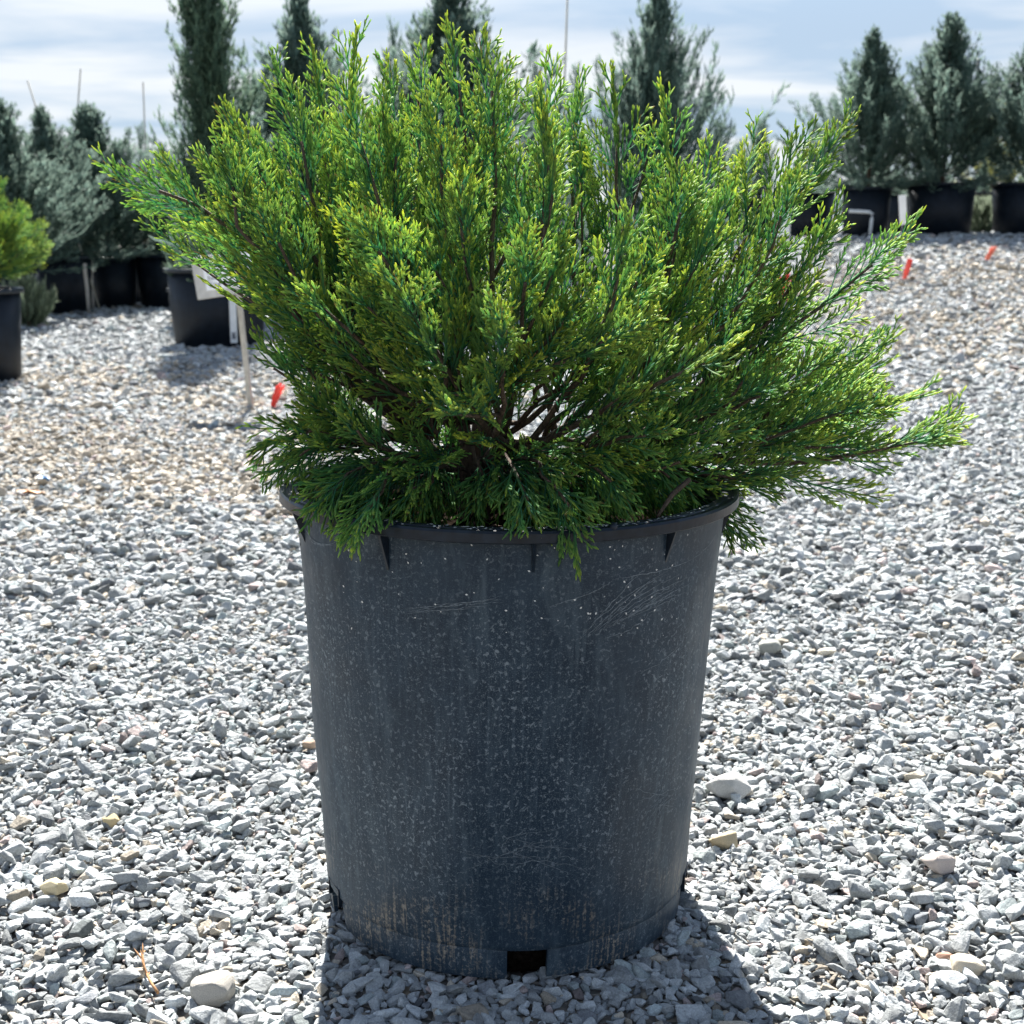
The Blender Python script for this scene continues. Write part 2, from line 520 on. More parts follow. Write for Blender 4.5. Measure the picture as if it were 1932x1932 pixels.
a.data.foreach_set('color', np.concatenate([tint, np.ones((n, 1))], 1).astype(np.float32).ravel())
a = me.attributes.new('pick', 'INT', 'POINT'); a.data.foreach_set('value', rng.integers(0, NV, n).astype(np.int32))
gravel = link('gravel', me)
gravel['kind'] = 'stuff'
tag(gravel, 'pale grey crushed stone gravel covering the yard', 'gravel', kind='stuff')
ng = bpy.data.node_groups.new('scatter_stones', 'GeometryNodeTree')
ng.interface.new_socket('Geometry', in_out='INPUT', socket_type='NodeSocketGeometry')
ng.interface.new_socket('Geometry', in_out='OUTPUT', socket_type='NodeSocketGeometry')
gi = ng.nodes.new('NodeGroupInput'); go = ng.nodes.new('NodeGroupOutput')
iop = ng.nodes.new('GeometryNodeInstanceOnPoints')
ci = ng.nodes.new('GeometryNodeCollectionInfo')
ci.inputs['Collection'].default_value = stone_col
ci.inputs['Separate Children'].default_value = True
ci.inputs['Reset Children'].default_value = True
def nattr(nm, dt):
    x = ng.nodes.new('GeometryNodeInputNamedAttribute'); x.data_type = dt; x.inputs['Name'].default_value = nm
    return x.outputs['Attribute']
e2r = ng.nodes.new('FunctionNodeEulerToRotation')
ng.links.new(nattr('rot', 'FLOAT_VECTOR'), e2r.inputs[0])
ng.links.new(gi.outputs[0], iop.inputs['Points'])
ng.links.new(ci.outputs[0], iop.inputs['Instance'])
iop.inputs['Pick Instance'].default_value = True
ng.links.new(nattr('pick', 'INT'), iop.inputs['Instance Index'])
ng.links.new(e2r.outputs[0], iop.inputs['Rotation'])
ng.links.new(nattr('scl', 'FLOAT_VECTOR'), iop.inputs['Scale'])
ng.links.new(iop.outputs[0], go.inputs[0])
md = gravel.modifiers.new('scatter', 'NODES'); md.node_group = ng

# ------------------------------------------------------------------ the big pot
POT_H, POT_R0, POT_R1, RIM_R = 0.406, 0.1735, 0.2000, 0.2132
def pot_r(z):
    return POT_R0 + (POT_R1 - POT_R0) * z / POT_H
def dent(A, z):
    return 0.0011 * np.sin(2 * A + 0.6) * sstep(z / .3) + 0.0009 * np.sin(5 * A + 18 * z) + .0007 * np.sin(9 * A - 27 * z + 1)
pot = empty('nursery_pot', (0, 0, 0.011))
pot.rotation_euler = (0, R(0.5), 0)
tag(pot, 'large black plastic nursery pot with dusty speckled wall holding the bright green juniper', 'plant pot')
BZ = 0.023
prof = [(pot_r(BZ), BZ + .001), (pot_r(BZ + .004) + .0012, BZ + .004)]
for z in np.linspace(0.03, POT_H - 0.012, 14):
    prof.append((pot_r(z) + .0012, z))
prof += [(POT_R1 - .0022, POT_H - .012), (pot_r(.03) - .0022, .03), (pot_r(BZ) - .004, BZ + .001)]
wall = lathe('wall', prof, 160)
# gentle dents: real unevenness of the thin wall
co = np.empty(len(wall.vertices) * 3, np.float32); wall.vertices.foreach_get('co', co); co = co.reshape(-1, 3)
A = np.arctan2(co[:, 0], -co[:, 1])
d = dent(A, co[:, 2])
rr = np.hypot(co[:, 0], co[:, 1])
co[:, :2] *= (1 + d / rr)[:, None]
wall.vertices.foreach_set('co', co.ravel()); wall.update()
wall.set_sharp_from_angle(angle=R(40))
link('wall', wall, M['pot'], pot)
zr = POT_H
rimp = [(RIM_R - .0015, zr - .0005), (RIM_R, zr - .0025), (RIM_R + .0003, zr - .0100), (RIM_R - .0012, zr - .0110), (RIM_R - .0022, zr - .0100),
        (RIM_R - .0026, zr - .0045), (POT_R1 + .001, zr - .006), (POT_R1 - .0005, zr - .012), (POT_R1 - .0032, zr - .012), (POT_R1 - .0036, zr - .002), (POT_R1 - .002, zr),
        (POT_R1 + .004, zr - .0002), (POT_R1 + .005, zr - .0015), (POT_R1 + .0075, zr - .0015), (POT_R1 + .0085, zr - .0002)]
rim = link('rim', lathe('rim', rimp, 160), M['rim'], pot)
rim.data.set_sharp_from_angle(angle=R(32))
nub = bmesh.new(); bmesh.ops.create_uvsphere(nub, u_segments=10, v_segments=6, radius=.0042)
nubm = bm_mesh('nub', nub, True)
for ang_ in (23.5, -27.0):
    o = link('nub', nubm, M['rim'], rim)
    rx = RIM_R - .004
    o.location = (rx * math.sin(R(ang_)), -rx * math.cos(R(ang_)), zr - .0005)
# triangular gussets under the rim
gb = bmesh.new()
tr = [(POT_R1 - .001, zr - .0095), (RIM_R - .003, zr - .0095), (POT_R1 - .0028, zr - .043)]
vsA = [gb.verts.new((-.0012 if i else -.0024, -r_, z_)) for i, (r_, z_) in enumerate(tr)]
vsB = [gb.verts.new((.0012 if i else .0024, -r_, z_)) for i, (r_, z_) in enumerate(tr)]
gb.faces.new(vsA); gb.faces.new(vsB[::-1])
for i in range(3):
    gb.faces.new([vsA[i], vsB[i], vsB[(i + 1) % 3], vsA[(i + 1) % 3]])
gus = bm_mesh('gusset', gb)
for i in range(10):
    o = link('gusset', gus, M['rim'], pot)
    o.rotation_euler = (0, 0, R(6.7 + 36 * i - 1.0))
# base: a ring of five segments between drain slots, and the floor of the pot behind them
for i in range(5):
    c0 = 6.3 + 72 * i
    seg = lathe('base_ring', [(POT_R0 - .0005, -.004), (POT_R0 + .0022, BZ - .001), (POT_R0 + .0010, BZ + .0015), (POT_R0 - .0030, BZ + .0015), (POT_R0 - .0040, -.004)], 22, True, R(c0 + 5.8), R(c0 + 66.2))
    seg.set_sharp_from_angle(angle=R(32))
    link('base_ring', seg, M['pot'], pot)
fl = lathe('pot_floor', [(0.0005, BZ + .003), (POT_R0 - .004, BZ + .003), (POT_R0 - .004, BZ - .001), (.0005, BZ - .001)], 48)
link('pot_floor', fl, M['rim'], pot)
rc = lathe('slot_shade_ring', [(POT_R0 - .016, -.006), (POT_R0 - .016, BZ), (POT_R0 - .018, BZ), (POT_R0 - .018, -.006)], 72)  # added dark ring behind the drain slots; soil colour stands in for shade
link('slot_shade_ring', rc, M['soil'], pot)
# slot frames over the side slots
for a_ in (6.3 - 72, 6.3 + 72):
    bm = bmesh.new()
    box(bm, (0, -(POT_R0 + .0035), BZ + .011), (.030, .003, .0016), None, .0004)
    box(bm, (-.0148, -(POT_R0 + .0028), BZ + .003), (.0016, .004, .017), None, .0004)
    box(bm, (.0148, -(POT_R0 + .0028), BZ + .003), (.0016, .004, .017), None, .0004)
    box(bm, (0, -(POT_R0 + .0014), BZ + .006), (.027, .0015, .011))
    o = link('drain_slot', bm_mesh('drain_slot', bm), M['rim'], pot)
    o.rotation_euler = (0, 0, R(a_))
# soil, lumpy, with bark chips
sr, sa = 26, 72
V = []; Qs = []
for i in range(sr + 1):
    for j in range(sa):
        r_ = 0.1965 * i / sr; a_ = 2 * math.pi * j / sa
        x_, y_ = r_ * math.cos(a_), r_ * math.sin(a_)
        V.append((x_, y_, .362 + .010 * math.exp(-(r_ / .08) ** 2) + .004 * math.sin(60 * x_ + 3 * math.sin(45 * y_)) + rng.normal(0, .0018)))
for i in range(sr):
    for j in range(sa):
        Qs.append((i * sa + j, i * sa + (j + 1) % sa, (i + 1) * sa + (j + 1) % sa, (i + 1) * sa + j))
link('soil', mesh_np('soil', np.array(V), np.array(Qs)), M['soil'], pot)
chipm = [stone_mesh('bark_chip', 300 + i, 12, (1, .6, .3)) for i in range(5)]
for me_ in chipm: me_.materials.append(M['chip'])
for i in range(90):
    a_ = rng.uniform(0, 6.283); r_ = .19 * math.sqrt(rng.random())
    if i < 24:
        a_ = R(-90 + 52) + rng.normal(0, .16); r_ = rng.uniform(.13, .19)
    o = link('bark_chip', chipm[i % 5], None, pot)
    o.location = (r_ * math.cos(a_), r_ * math.sin(a_), .368 + rng.uniform(0, .006) + (.008 if i < 24 else 0))
    o.rotation_euler = tuple(rng.uniform(-.8, .8, 2)) + (rng.uniform(0, 6.28),)
    s_ = rng.uniform(.008, .018); o.scale = (s_, s_, s_)
# scuffs: thin ribbons of abraded plastic lying on the wall
def on_wall(px, py):
    d_ = ray(px, py)
    lo, hi = 0.95, 1.6
    t_ = lo
    while t_ < hi:
        p = CAM + d_ * t_
        if math.hypot(p[0], p[1]) < pot_r(p[2] - .011) + .0014 + dent(math.atan2(p[0], -p[1]), p[2] - .011):
            return p
        t_ += 0.0006
    return None
def ribbon(V, Q, pts, wd):
    P = [on_wall(*p) for p in pts]
    P = [p for p in P if p is not None]
    if len(P) < 2: return
    P = np.array(P)
    T = np.gradient(P, axis=0)
    nn = nrm(np.stack([P[:, 0], P[:, 1], 0 * P[:, 0]], -1))
    sd_ = nrm(np.cross(T, nn))
    P = P + nn * 0.0006
    k_ = len(P)
    ww = wd * np.sin(np.linspace(.12, math.pi - .12, k_)) * rng.uniform(.5, 1.0, k_)
    b0 = len(V)
    for i in range(k_):
        V.append(P[i] - sd_[i] * ww[i]); V.append(P[i] + sd_[i] * ww[i])
        if i: Q.append((b0 + 2 * i - 2, b0 + 2 * i - 1, b0 + 2 * i + 1, b0 + 2 * i))
def bez(p0, p1, p2, n_, jit=1.5):
    tt = np.linspace(0, 1, n_)[:, None]
    p = (1 - tt) ** 2 * np.array(p0) + 2 * tt * (1 - tt) * np.array(p1) + tt ** 2 * np.array(p2)
    return p + rng.normal(0, jit, p.shape)
def scuff(strokes):
    V, Q = [], []
    for s_, wd in strokes:
        ribbon(V, Q, s_, wd)
    if not Q: return
    me_ = mesh_np('scuff_mark', np.array(V) - np.array([0, 0, .011]), np.array(Q))
    link('scuff_mark', me_, M['scuff'], pot)
scuff([(bez((562, 985), (585, 1050), (635, 1022), 16, .8), .0007), (bez((560, 1000), (590, 1045), (628, 1028), 14, .8), .0004), (bez((575, 975), (612, 985), (596, 1018), 12, .8), .0004)])
scuff([(bez((752 + 4 * i, 1160 - 3 * i), (860, 1150 - 3 * i + rng.normal(0, 4)), (960 + rng.normal(0, 30), 1148 - 6 * i), 22, 1.0), .00035) for i in range(5)])
scuff([(bez((1030, 1142), (1120, 1120), (1150, 1090), 20, .8), .00045), (bez((1150, 1090), (1240, 1080), (1300, 1052), 20, .8), .0005), (bez((1300, 1052), (1335, 1025), (1345, 1000), 12, .6), .0004)])
scuff([(bez((1085 + 6 * i + rng.normal(0, 4), 1208 - 3 * i), (1150 + 10 * i, 1120 + rng.normal(0, 8)), (1255 + rng.normal(0, 25), 1070 + 4 * i + rng.normal(0, 6)), 24, 1.1), .00045) for i in range(13)])
scuff([(bez((1130, 1205), (1200, 1190), (1260, 1110), 22, 1.5), .0005), (bez((1190, 1270), (1270, 1250), (1310, 1150), 20, 1.5), .0004)])
scuff([(bez((820 + rng.uniform(0, 260), 1560 + rng.uniform(0, 90)), (900 + rng.uniform(0, 150), 1600 + rng.uniform(-30, 40)), (960 + rng.uniform(0, 250), 1570 + rng.uniform(0, 90)), 14, 1.5), .0003) for _ in range(12)])
scuff([(bez((1215 + rng.uniform(-40, 30), 1500 + rng.uniform(-60, 90)), (1240, 1500), (1275 + rng.uniform(-30, 15), 1470 + rng.uniform(-60, 60)), 10, 1.5), .00035) for _ in range(9)])
# white flecks of shed scale and grit on the rim and wall
V, Q = [], []
def fleck(p, nvec, s_):
    a_ = nrm(np.cross(nvec, rng.normal(size=3))); b_ = np.cross(nvec, a_)
    b0 = len(V)
    for q_ in ((-1, -.4), (.2, -.6), (1, .3), (-.3, .6)):
        V.append(p + nvec * .0004 + a_ * s_ * q_[0] + b_ * s_ * q_[1])
    Q.append((b0, b0 + 1, b0 + 2, b0 + 3))
for _ in range(150):
    a_ = R(rng.normal(8, 22)); r_ = rng.uniform(POT_R1 - .001, RIM_R - .003)
    fleck(np.array([r_ * math.sin(a_), -r_ * math.cos(a_), zr + .0002]), np.array([0, 0, 1.0]), rng.uniform(.0008, .0022))
for _ in range(70):
    a_ = R(rng.uniform(-50, 50)); z_ = rng.uniform(.3, .395); r_ = pot_r(z_) + .0015 + float(dent(a_, z_))
    fleck(np.array([r_ * math.sin(a_), -r_ * math.cos(a_), z_]), np.array([math.sin(a_), -math.cos(a_), 0]), rng.uniform(.0005, .0014))
fo = link('debris_flecks', mesh_np('debris_flecks', np.array(V), np.array(Q)), M['petal'], pot)
fo['kind'] = 'stuff'

# ------------------------------------------------------------------ juniper growth
def bz(P, tt):
    """P (N,3,3) quadratic control points; tt (N,) -> pos, tangent"""
    a = (1 - tt)[:, None]; c_ = tt[:, None]
    pos = a * a * P[:, 0] + 2 * a * c_ * P[:, 1] + c_ * c_ * P[:, 2]
    tan = nrm(2 * a * (P[:, 1] - P[:, 0]) + 2 * c_ * (P[:, 2] - P[:, 1]))
    return pos, tan
def sample(P, K):
    tt = np.linspace(0, 1, K)
    a = (1 - tt)[None, :, None]; c_ = tt[None, :, None]
    return a * a * P[:, None, 0] + 2 * a * c_ * P[:, None, 1] + c_ * c_ * P[:, None, 2]
ZUP = np.array([0, 0, 1.0])
def sprout(P, plen, spacing, t0, t1, ang, lenf, upb, flat, roll, r, curve=0.25, sun_b=0.0):
    """children of the curves P: alternate left and right of a plane through the parent (flat) with some roll"""
    cnt = np.maximum(1, np.round(plen * (t1 - t0) / spacing)).astype(int)
    pid = np.repeat(np.arange(len(P)), cnt)
    off = np.concatenate([[0], np.cumsum(cnt)[:-1]])
    k_ = np.arange(len(pid)) - off[pid]
    tt = t0 + (t1 - t0) * (k_ + 0.5 + r.uniform(-.35, .35, len(pid))) / cnt[pid]
    pos, tan = bz(P[pid], tt)
    side = np.where(k_ % 2 == 0, 1.0, -1.0)
    base = nrm(np.cross(tan, nrm(roll[pid] + 1e-3)))
    oth = np.cross(tan, base)
    th = r.normal(0, 1, len(pid)) * (1 - flat) * 1.2
    perp = nrm(base * (np.cos(th) * side)[:, None] + oth * np.sin(th)[:, None])
    A_ = np.radians(ang) * r.uniform(.75, 1.25, len(pid))
    d_ = nrm(tan * np.cos(A_)[:, None] + perp * np.sin(A_)[:, None] + ZUP * (upb * r.uniform(.5, 1.4, len(pid)))[:, None])
    L = lenf(tt, plen[pid], r, len(pid))
    p0 = pos
    d2 = nrm(d_ * .8 + tan * curve + ZUP * upb * .5)
    p1 = p0 + d_ * (L * .5)[:, None]
    p2 = p1 + d2 * (L * .5)[:, None]
    return np.stack([p0, p1, p2], 1), L, pid, tt, side
C_OLD = np.array([0.060, 0.195, 0.130]); C_MID = np.array([0.115, 0.350, 0.120])
C_TIP = np.array([0.72, 0.74, 0.08]); C_BRN = np.array([0.20, 0.105, 0.05])
def club(Ls, tipr, r0):
    return r0, tipr
def grow(P0, r, size=1.0, k1=0.0215, k2=0.0060, k3=0.0046, vigor=.60, droop=False, thick=1.0):
    """one branch curve P0 (3,3) -> foliage verts/quads/cols"""
    P0 = P0[None]
    l0 = np.linalg.norm(np.diff(sample(P0, 12)[0], axis=0), axis=1).sum() * np.ones(1)
    elev0 = (P0[0, 2, 2] - P0[0, 0, 2]) / l0[0]
    upb = -0.30 if droop else (0.08 + .16 * (1 - min(1, abs(elev0))))
    lf1 = lambda tt, pl, rr_, n_: (0.018 + 0.150 * (1 - tt) ** 1.1 * np.minimum(1, pl / .32)) * rr_.uniform(.6, 1.25, n_) * size
    P1, L1, pid1, t1, s1 = sprout(P0, l0, k1, .20, 0.985, 31, lf1, upb, .66, r.normal(0, 1, (1, 3)), r, .3)
    # the leader itself is a foliage shoot too
    a_ = sample(P0, 21)
    lead = np.stack([a_[:, 14], a_[:, 17], a_[:, 20]], 1)
    P1 = np.concatenate([P1, lead]); L1 = np.concatenate([L1, np.linalg.norm(lead[:, 2] - lead[:, 0], axis=1)]); t1 = np.concatenate([t1, [1.0]])
    out = []
    roll1 = r.normal(0, 1, (len(P1), 3))
    lf2 = lambda tt, pl, rr_, n_: (0.010 + 0.043 * np.clip(1 - tt, 0, 1) ** .75 * np.minimum(1.1, pl / .08)) * rr_.uniform(.65, 1.25, n_) * size
    P2, L2, pid2, t2, s2 = sprout(P1, L1, k2,   .10, .97, 30, lf2, upb * .4, .93, roll1, r, .35)
    roll2 = roll1[pid2] + r.normal(0, .15, (len(P2), 3))
    lf3 = lambda tt, pl, rr_, n_: (0.0065 + 0.0065 * np.clip(1 - tt, 0, 1)) * rr_.uniform(.7, 1.3, n_) * size
    P3, L3, pid3, t3, s3 = sprout(P2, L2, k3,   .36, .97, 27, lf3, upb * .3, .92, roll2, r, .35)
    bh = r.uniform(.78, 1.15)
    vig = np.clip(r.normal(vigor, .13, len(P1)), .05, 1.0)          # how fresh each shoot is
    def add(P, K, rad, col):
        V_, Q_ = tubes(sample(P, K), rad * thick, K, 3)
        out.append((V_, Q_, np.repeat(col.reshape(-1, 3), 3, 0)))
    n1_, n2_, n3_ = len(P1), len(P2), len(P3)
    ones = np.ones
    # shoots
    K = 6
    tt = np.linspace(0, 1, K)[None, :, None]
    cb = np.array([.13, .09, .05])
    lead_b = (r.random(n1_) < .5)[:, None, None] * np.clip((tt - .86) / .14, 0, 1)
    col = (cb * .6 + C_OLD * .4) * (1 - np.clip(tt * 2.2, 0, 1)) + C_MID * np.clip(tt * 2.2, 0, 1)
    col = col * (1 - .8 * np.clip((tt - .6) / .4, 0, 1)) + C_TIP * .8 * np.clip((tt - .6) / .4, 0, 1)
    col = col * (1 - lead_b) + C_BRN * lead_b
    add(P1, K, np.tile(np.array([.0013, .0012, .0010, .0010, .00135, .0003]), (n1_, 1)) * r.uniform(.8, 1.2, (n1_, 1)), np.broadcast_to(col, (n1_, K, 3)).copy())
    # twigs
    K = 5
    tt = np.linspace(0, 1, K)[None, :, None]
    f = np.clip((tt - .25) / .75, 0, 1) * (vig[pid2] * (.45 + .75 * t2) * r.uniform(.88, 1.12, n2_))[:, None, None]
    f = np.clip(f, 0, 1)
    hue = r.normal(1, .07, (n2_, 1, 1))
    b2 = ((r.random(n2_) < .04 + .14 * (t2 > .75))[:, None, None]) * np.clip((tt - .55) / .45, 0, 1)
    col = (C_OLD * (1 - tt) + C_MID * tt) * hue
    col = col * (1 - f) + C_TIP * f
    col = col * (1 - b2) + C_BRN * b2
    add(P2, K, np.tile(np.array([.00065, .0006, .00065, .00112, .00028]), (n2_, 1)) * r.uniform(.85, 1.2, (n2_, 1)), col)
    # scale-clad tips
    K = 4
    tt = np.linspace(0, 1, K)[None, :, None]
    v3 = vig[pid2][pid3] * (.40 + .75 * t2[pid3])
    f = np.clip((1.25 * tt - .12) * (v3 * r.uniform(.88, 1.15, n3_))[:, None, None], 0, 1)
    hue = r.normal(1, .07, (n3_, 1, 1))
    col = C_MID * hue * (.8 + .2 * tt)
    col = col * (1 - f) + C_TIP * hue * f
    b3 = ((r.random(n3_) < .05)[:, None, None]) * np.clip((tt - .5) / .5, 0, 1)
    col = col * (1 - b3) + C_BRN * b3
    add(P3, K, np.tile(np.array([.0005, .00075, .00105, .00022]), (n3_, 1)) * r.uniform(.8, 1.25, (n3_, 1)), col)
    nv = 0; VV, QQ, CC = [], [], []
    for V_, Q_, c_ in out:
        VV.append(V_); QQ.append(Q_ + nv); CC.append(c_); nv += len(V_)
    return np.concatenate(VV), np.concatenate(QQ), np.clip(np.concatenate(CC) * bh, 0, 1)

TIPS_UP = [(672, 45, .12), (515, 105, .18), (590, 88, .22), (800, 82, .10), (850, 45, .04), (905, 62, -.03), (1045, 98, .10), (1155, 122, .13), (1248, 160, .06),
           (1020, 168, -.13), (642, 152, -.10), (735, 112, .26), (960, 112, .20), (1095, 130, .26), (560, 160, .05), (720, 200, -.04), (820, 170, -.08),
           (410, 192, .0), (415, 262, -.06), (480, 250, .2), (300, 300, .16), (1345, 285, .05), (1290, 310, -.06), (640, 290, .26), (900, 200, .3)]
TIPS_LEFT = [(204, 332, -.02, .17), (430, 365, .10, .14), (385, 305, .15, .12), (560, 430, .04, .12), (540, 540, -.02, .1), (560, 650, -.05, .06), (565, 710, .08), (570, 620, .2), (580, 760, -.10), (480, 390, -.12), (520, 470, .28)]
TIPS_RIGHT = [(1610, 215, .10), (1520, 252, .16), (1505, 322, .0), (1430, 245, .22), (1590, 385, .04), (1735, 418, .05), (1560, 655, .2), (1680, 662, .18),
              (1765, 745, .10), (1830, 795, .04), (1690, 770, .0), (1500, 890, -.04), (1380, 370, -.1), (1620, 830, .1), (1400, 300, .3), (1650, 720, .26)]
TIPS_FRONT = [(948, 575, -.29), (1405, 640, -.23), (738, 508, -.26), (1000, 430, -.25), (870, 330, -.18), (1185, 400, -.2), (680, 400, -.2), (1230, 610, -.26), (560, 540, -.16),
              (1105, 545, -.2), (800, 640, -.26), (1230, 480, -.15), (620, 640, -.12), (1280, 540, -.1)]
TIPS_LOW = [(545, 800, -.02), (530, 850, .06), (600, 850, -.12), (650, 790, -.16), (1400, 810, -.1), (1335, 850, -.13), (1450, 905, .0), (1270, 800, -.2), (620, 720, .15), (1380, 700, .2)]
TIPS_DROOP = [(660, 1012, -.215), (575, 968, -.17), (1108, 1028, -.235), (1010, 985, -.22), (1205, 955, -.18), (1428, 1018, .02), (905, 950, -.17), (760, 965, -.19), (1325, 930, -.08), (462, 850, .0), (505, 890, -.10),
              (980, 940, -.13), (840, 930, -.1), (1400, 960, .05), (690, 930, -.1)]
jun = empty('juniper_shrub', (0, 0, .366))
tag(jun, 'bright yellow-green spreading juniper growing in the large speckled black pot', 'shrub')
J0 = np.array([0, 0, .366])
FORKS = [np.array(p) for p in [(-.045, -.02, .475), (-.02, .03, .50), (.045, .02, .455), (-.085, .03, .46), (.10, .05, .44), (.0, -.04, .46)]]
def limb_mesh(name, pts, rad, S=9):
    P = np.array(pts, float)
    me_ = tube_mesh(name, P - J0, rad, S)
    return me_
# trunk: gnarled leaning stem and its forks
root = np.array([-.025, .0, .352])
tr_me = limb_mesh('trunk', [root, root + [-.004, -.003, .03], root + [-.010, -.008, .065], root + [-.018, -.012, .10], FORKS[0] + [.0, .004, .012]], [.019, .0155, .014, .0145, .010], 11)
trunk = link('trunk', tr_me, M['bark'], jun)
for i, fk in enumerate(FORKS[1:]):
    st = root + np.array([-.006, -.004, .035 + .012 * (i % 3)])
    mid_ = (st + fk) / 2 + rng.normal(0, .008, 3)
    link('limb', limb_mesh('limb', [st, mid_, fk, fk + (fk - mid_) * .2], [.0105, .0092, .0078, .005], 8), M['bark'], trunk)
def add_branch(tip, droop=False, dens=1.0, vigor=.60, size=1.0, forks=True):
    p2 = at_y(*tip[:3]) if not isinstance(tip, np.ndarray) else tip
    fd = [np.linalg.norm((p2 - f_)[:2]) + (0 if f_[2] < p2[2] else .05) + rng.uniform(0, .05) for f_ in FORKS]
    p0 = FORKS[int(np.argmin(fd))] + rng.normal(0, .008, 3)
    if droop:
        p0 = root + np.array([0, 0, .07]) + nrm(p2 - root) * np.array([.05, .05, 0]) + rng.normal(0, .006, 3)
    p2 = p2 - nrm(p2 - p0) * (.004 if not droop else .010)
    ln = np.linalg.norm(p2 - p0)
    mid_ = (p0 + p2) / 2
    out_ = nrm((p2 - p0) * np.array([1, 1, 0]) + 1e-4)
    elev = (p2[2] - p0[2]) / ln
    if droop:
        p1 = mid_ + ZUP * (.35 * ln + .01)
    else:
        bow = tip[3] if len(tip) == 4 else None
        p1 = mid_ + out_ * ln * .16 * max(0, elev) * (bow is None) + ZUP * ln * (bow if bow is not None else -(.05 + .06 * (1 - abs(elev)))) + rng.normal(0, .024, 3) * ln / .35
    P = np.stack([p0, p1, p2])
    pts = sample(P[None], 9)[0]
    wob = rng.normal(0, .0025, pts.shape); wob[0] = wob[-1] = 0
    r0 = .0018 + .006 * ln if not droop else .0022
    rad = np.linspace(r0, .0010, 9)
    br = link('branch', limb_mesh('branch', (pts + wob)[:8], rad[:8], 6), M['bark'], jun)
    parts_ = [grow(P, rng, size if not droop else 1.1, droop=droop, k1=(.0215 if not droop else .016) / dens, vigor=vigor if not droop else .42)]
    if forks and not droop and ln > .13:
        for t_ in ((.42,) if rng.random() < .6 else (.32, .52)):
            t_ = np.array([t_ + rng.uniform(-.08, .08)])
            q0, tn = bz(P[None], t_)
            q0, tn = q0[0], tn[0]
            pr = nrm(np.cross(tn, rng.normal(size=3)))
            dv = nrm(tn * .85 + pr * rng.uniform(.35, .65) + ZUP * .12 + out_ * .1)
            lf = ln * (1 - t_[0]) * rng.uniform(.62, .92)
            q1 = q0 + dv * lf * .5
            q2 = q1 + nrm(dv + ZUP * rng.uniform(.0, .45) + tn * .3) * lf * .5
            PF = np.stack([q0, q1, q2])
            link('side_branch', limb_mesh('side_branch', sample(PF[None], 6)[0][:5], np.linspace(.0021, .0010, 5), 5), M['bark'], br)
            parts_.append(grow(PF, rng, size * .92, k1=.020 / dens, vigor=vigor))
    nv_ = 0; VV, QQ, CC = [], [], []
    for a1, a2, a3 in parts_:
        VV.append(a1); QQ.append(a2 + nv_); CC.append(a3); nv_ += len(a1)
    V_, Q_, c_ = np.concatenate(VV), np.concatenate(QQ), np.concatenate(CC)
    if droop:
        c_ = c_ * np.array([.95, 1.0, 1.0])
    fo_ = link('foliage', mesh_np('foliage', V_ - J0, Q_, c_), M['foliage'], br)
    fo_['kind'] = 'stuff'
    return len(Q_) * 2
ntri = 0
for T_ in (TIPS_UP, TIPS_LEFT, TIPS_RIGHT, TIPS_FRONT):
    for tp in T_:
        ntri += add_branch(tp, forks=not (((T_ is TIPS_LEFT or T_ is TIPS_FRONT) and tp[0] < 640) or (T_ is TIPS_RIGHT and tp[1] < 700)))
for tp in TIPS_LOW:
    ntri += add_branch(tp, False, 1.0, .45)
for tp in TIPS_DROOP:
    ntri += add_branch(tp, True)
# older inner growth that fills the heart of the shrub
for i in range(15):
    q_ = nrm(rng.normal(size=3)) * rng.uniform(.75, 1.1)
    tp = np.array([.01, .0, .555]) + q_ * np.array([.25, .17, .11])
    ntri += add_branch(tp, False, 1.0, .35)
for i in range(22):
    a_ = rng.uniform(math.pi, 2 * math.pi) if i < 15 else rng.uniform(0, math.pi)
    r_ = rng.uniform(.09, .19)
    ntri += add_branch(np.array([r_ * math.cos(a_), r_ * math.sin(a_), rng.uniform(.385, .425)]), True)
print('juniper tris', ntri, 'stones', n)
# a few bare woody stubs seen inside the shrub
for a_, b_ in (((541, 385, -.06), (552, 470, -.03)), ((1160, 860, -.05), (1215, 780, .0)), ((1240, 975, -.15), (1300, 905, -.10))):
    A_, B_ = at_y(*a_), at_y(*b_)
    link('stub', limb_mesh('stub', [A_, (A_ + B_) / 2 + rng.normal(0, .003, 3), B_], [.0012, .0024, .0024], 7), M['bark'], trunk)

# ------------------------------------------------------------------ background pots (shared meshes)
def pot_parts(H, r0, r1, name):
    lip = r1 * .07
    wl = lathe(name, [(r0 * .97, 0), (r0, .002), (r1, H - .02), (r1 - .003, H - .02), (r0 - .004, .01), (.002, .01), (.002, 0)], 40)
    rm = lathe(name, [(r1 - .002, H - .022), (r1 + lip, H - .020), (r1 + lip, H - .002), (r1 + lip - .003, H), (r1 - .004, H), (r1 - .005, H - .01)], 40)
    so_ = lathe(name, [(.002, H - .05), (r1 - .004, H - .05), (r1 - .006, H - .08), (.002, H - .08)], 24)
    wl.materials.append(M['far_pot']); rm.materials.append(M['rim']); so_.materials.append(M['soil'])
    return wl, rm, so_
POTS = {'big': (pot_parts(.41, .178, .200, 'pot'), .41, .2), 'wide': (pot_parts(.44, .245, .275, 'pot'), .44, .275), 'small': (pot_parts(.28, .115, .14, 'pot'), .28, .14)}
def far_pot(kind, x, y, label, group=None, rz=None):
    (wl, rm, so_), H, r_ = POTS[kind]
    e = empty('nursery_pot', (x, y, float(gz(x, y)) + .002))
    e.rotation_euler = (0, 0, rng.uniform(0, 6) if rz is None else rz)
    link('wall', wl, None, e); link('rim', rm, None, e); link('soil', so_, None, e)
    tag(e, label, 'plant pot', group)
    return e, H

